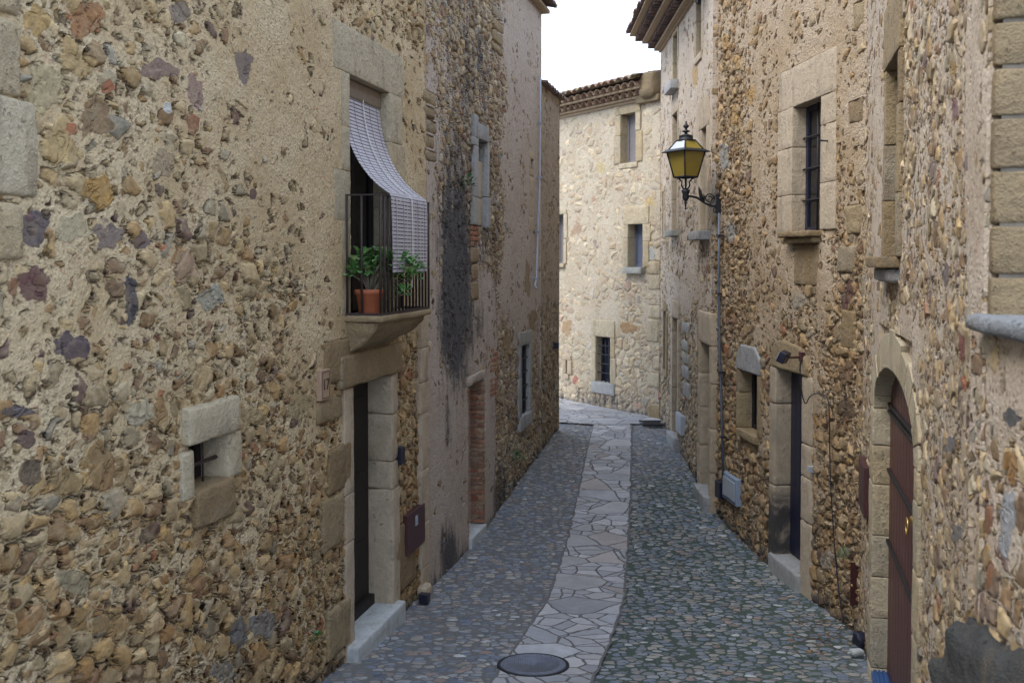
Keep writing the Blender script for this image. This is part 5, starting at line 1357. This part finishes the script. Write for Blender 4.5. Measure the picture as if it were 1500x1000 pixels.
# manhole cover
c0 = gpt(781, 975); RM = (gpt(834, 975).x - gpt(728, 975).x) / 2
slope = (float(gz(c0.y + .3)) - float(gz(c0.y - .3))) / .6
mh = empty('manhole_cover', (c0.x, c0.y, c0.z + .014), 0, label='round dark iron manhole cover set in the flagstone strip', cat='manhole cover')
mh.rotation_euler = (math.atan(slope), 0, 0)
mb = MB(); mb.lathe((0, 0, 0), [(RM, -.03), (RM, .003), (RM * .93, .005), (RM * .925, -.002), (RM * .91, -.002)], 48); mb.build('rim', IRON, mh)
mb = MB(); mb.lathe((0, 0, 0), [(RM * .905, -.02), (RM * .905, .004), (RM * .83, .005), (RM * .82, .0), (RM * .79, .0), (RM * .78, .005), (RM * .72, .005), (RM * .715, .001), (.03, .001), (.028, -.004), (0, -.004)], 48)
m_, t_ = newmat('cast_iron_cover'); P = t_.obj(); x, y, z = t_.sep(P); d, k = t_.vor(t_.comb(x, y, 0.0), 60, rand=.0); n, _ = t_.noise(P, 12, 4, .6)
t_.out(t_.scale_c((.17, .19, .25), n * .9 + .55), .5, bump=d.ss(.5, .2) + n * .4, bdist=.004, metal=.1); mb.build('cover', m_, mh)
# drain grate far
c0 = gpt(955, 620); gr = empty('drain_grate', (c0.x, c0.y, c0.z + .012), 0, label='small dark drain grate in the paving at the far corner', cat='drain')
mb = MB(); 
for i in range(9): mb.box(-.16 + i * .036, -.16 + i * .036 + .016, -.20, .20, -.02, .006)
mb.box(-.19, .19, -.23, -.2, -.02, .008); mb.box(-.19, .19, .2, .23, -.02, .008); mb.build('bars', IRON, gr)
# things near the right corner
c0 = gpt(1262, 946); e = empty('rubbish_bag', (c0.x, c0.y, c0.z), .3, label='crumpled dark blue bag on the ground in the right corner', cat='bag')
mb = MB(); mb.block(-.07, .07, -.06, .06, -.01, .11, .5, r=.04, jit=.03, seg=.03); mb.build('bag', BLKP, e)
c0 = gpt(1292, 992); e = empty('boot_mat', (c0.x + .05, c0.y, c0.z + .01), R1.ang, label='blue ribbed plastic mat before the maroon arched door', cat='mat')
mb = MB()
for i in range(9): mb.box(-.32, .32, -.10 + i * .03, -.10 + i * .03 + .018, -.01, .022)
mb.box(-.32, .32, -.12, .19, -.02, .008); mb.build('ribs', BLUEP, e)
c0 = gpt(1255, 956); e = empty('loose_stone', (c0.x, c0.y, c0.z), .2, label='flat white stone lying by the dark blue bag', cat='stone')
mb = MB(); mb.block(-.05, .05, -.035, .035, -.01, .03, .1, r=.015, jit=.006); mb.build('stone', CW, e)
# dry twigs and leaves
tw = MB(); rr = random.Random(5)
for i in range(16):
    c = gpt(rr.uniform(1170, 1262), rr.uniform(905, 948)); a = rr.uniform(0, 3.1); L = rr.uniform(.05, .16); d = Vector((math.cos(a), math.sin(a), 0)) * L
    p0 = Vector((c.x, c.y, c.z + .012)); tw.tube([p0 - d, p0 + Vector((rr.uniform(-.02, .02), rr.uniform(-.02, .02), .012)), p0 + d], .0035, 5, rr.random())
tw.build('twigs', simple('dry_twig', (.09, .055, .04), .9), None, kind='stuff')
lv = MB()
for i in range(46):
    c = gpt(rr.uniform(1150, 1270), rr.uniform(895, 960)) if i < 34 else gpt(rr.uniform(560, 700), rr.uniform(800, 930)); a = rr.uniform(0, 6.28); s_ = rr.uniform(.012, .028)
    vs = [(c.x + math.cos(a + t) * s_ * (1 if k % 2 else .6), c.y + math.sin(a + t) * s_ * (1 if k % 2 else .6), c.z + .014 + rr.uniform(0, .012)) for k, t in enumerate([j * math.pi / 3 for j in range(6)])]
    lv.add(vs, [(0, 1, 2, 3, 4, 5)], rr.random(), False)
m_, t_ = newmat('dry_leaves'); _, _, ti = t_.attr('tint'); t_.out(t_.ramp(ti, [(0, (.10, .05, .03)), (.5, (.30, .15, .06)), (1, (.42, .32, .2))], False), .8)
lv.build('dry_leaves', m_, None, kind='stuff')

# ------------------------------------------------------------------ light
w = bpy.data.worlds.new("World"); SC.world = w; w.use_nodes = True; nt = w.node_tree
for n in list(nt.nodes): nt.nodes.remove(n)
SUN_EL, SUN_AZ = math.radians(52), math.radians(240)     # azimuth from +Y clockwise: behind the camera
sky = nt.nodes.new('ShaderNodeTexSky'); sky.sky_type = 'NISHITA'; sky.sun_disc = False; sky.sun_elevation = SUN_EL; sky.sun_rotation = SUN_AZ
sky.dust_density = 4; sky.air_density = 1.0
mx = nt.nodes.new('ShaderNodeMix'); mx.data_type = 'RGBA'; mx.inputs[0].default_value = .80; mx.inputs[7].default_value = (7.7, 9.0, 11.0, 1)
bg = nt.nodes.new('ShaderNodeBackground'); bg.inputs['Strength'].default_value = .12; ow = nt.nodes.new('ShaderNodeOutputWorld')
nt.links.new(sky.outputs[0], mx.inputs[6]); nt.links.new(mx.outputs[2], bg.inputs['Color']); nt.links.new(bg.outputs[0], ow.inputs['Surface'])
sl_ = bpy.data.lights.new('sun', 'SUN'); sl_.energy = 1.3; sl_.angle = math.radians(30); sl_.color = (1, .95, .87)
so = bpy.data.objects.new('sun', sl_); COL.objects.link(so)
dv = Vector((math.sin(SUN_AZ) * math.cos(SUN_EL), math.cos(SUN_AZ) * math.cos(SUN_EL), math.sin(SUN_EL)))
so.rotation_euler = dv.to_track_quat('Z', 'Y').to_euler()
SC.view_settings.view_transform = 'Standard'; SC.view_settings.look = 'None'; SC.view_settings.exposure = 1.20; SC.view_settings.gamma = 1
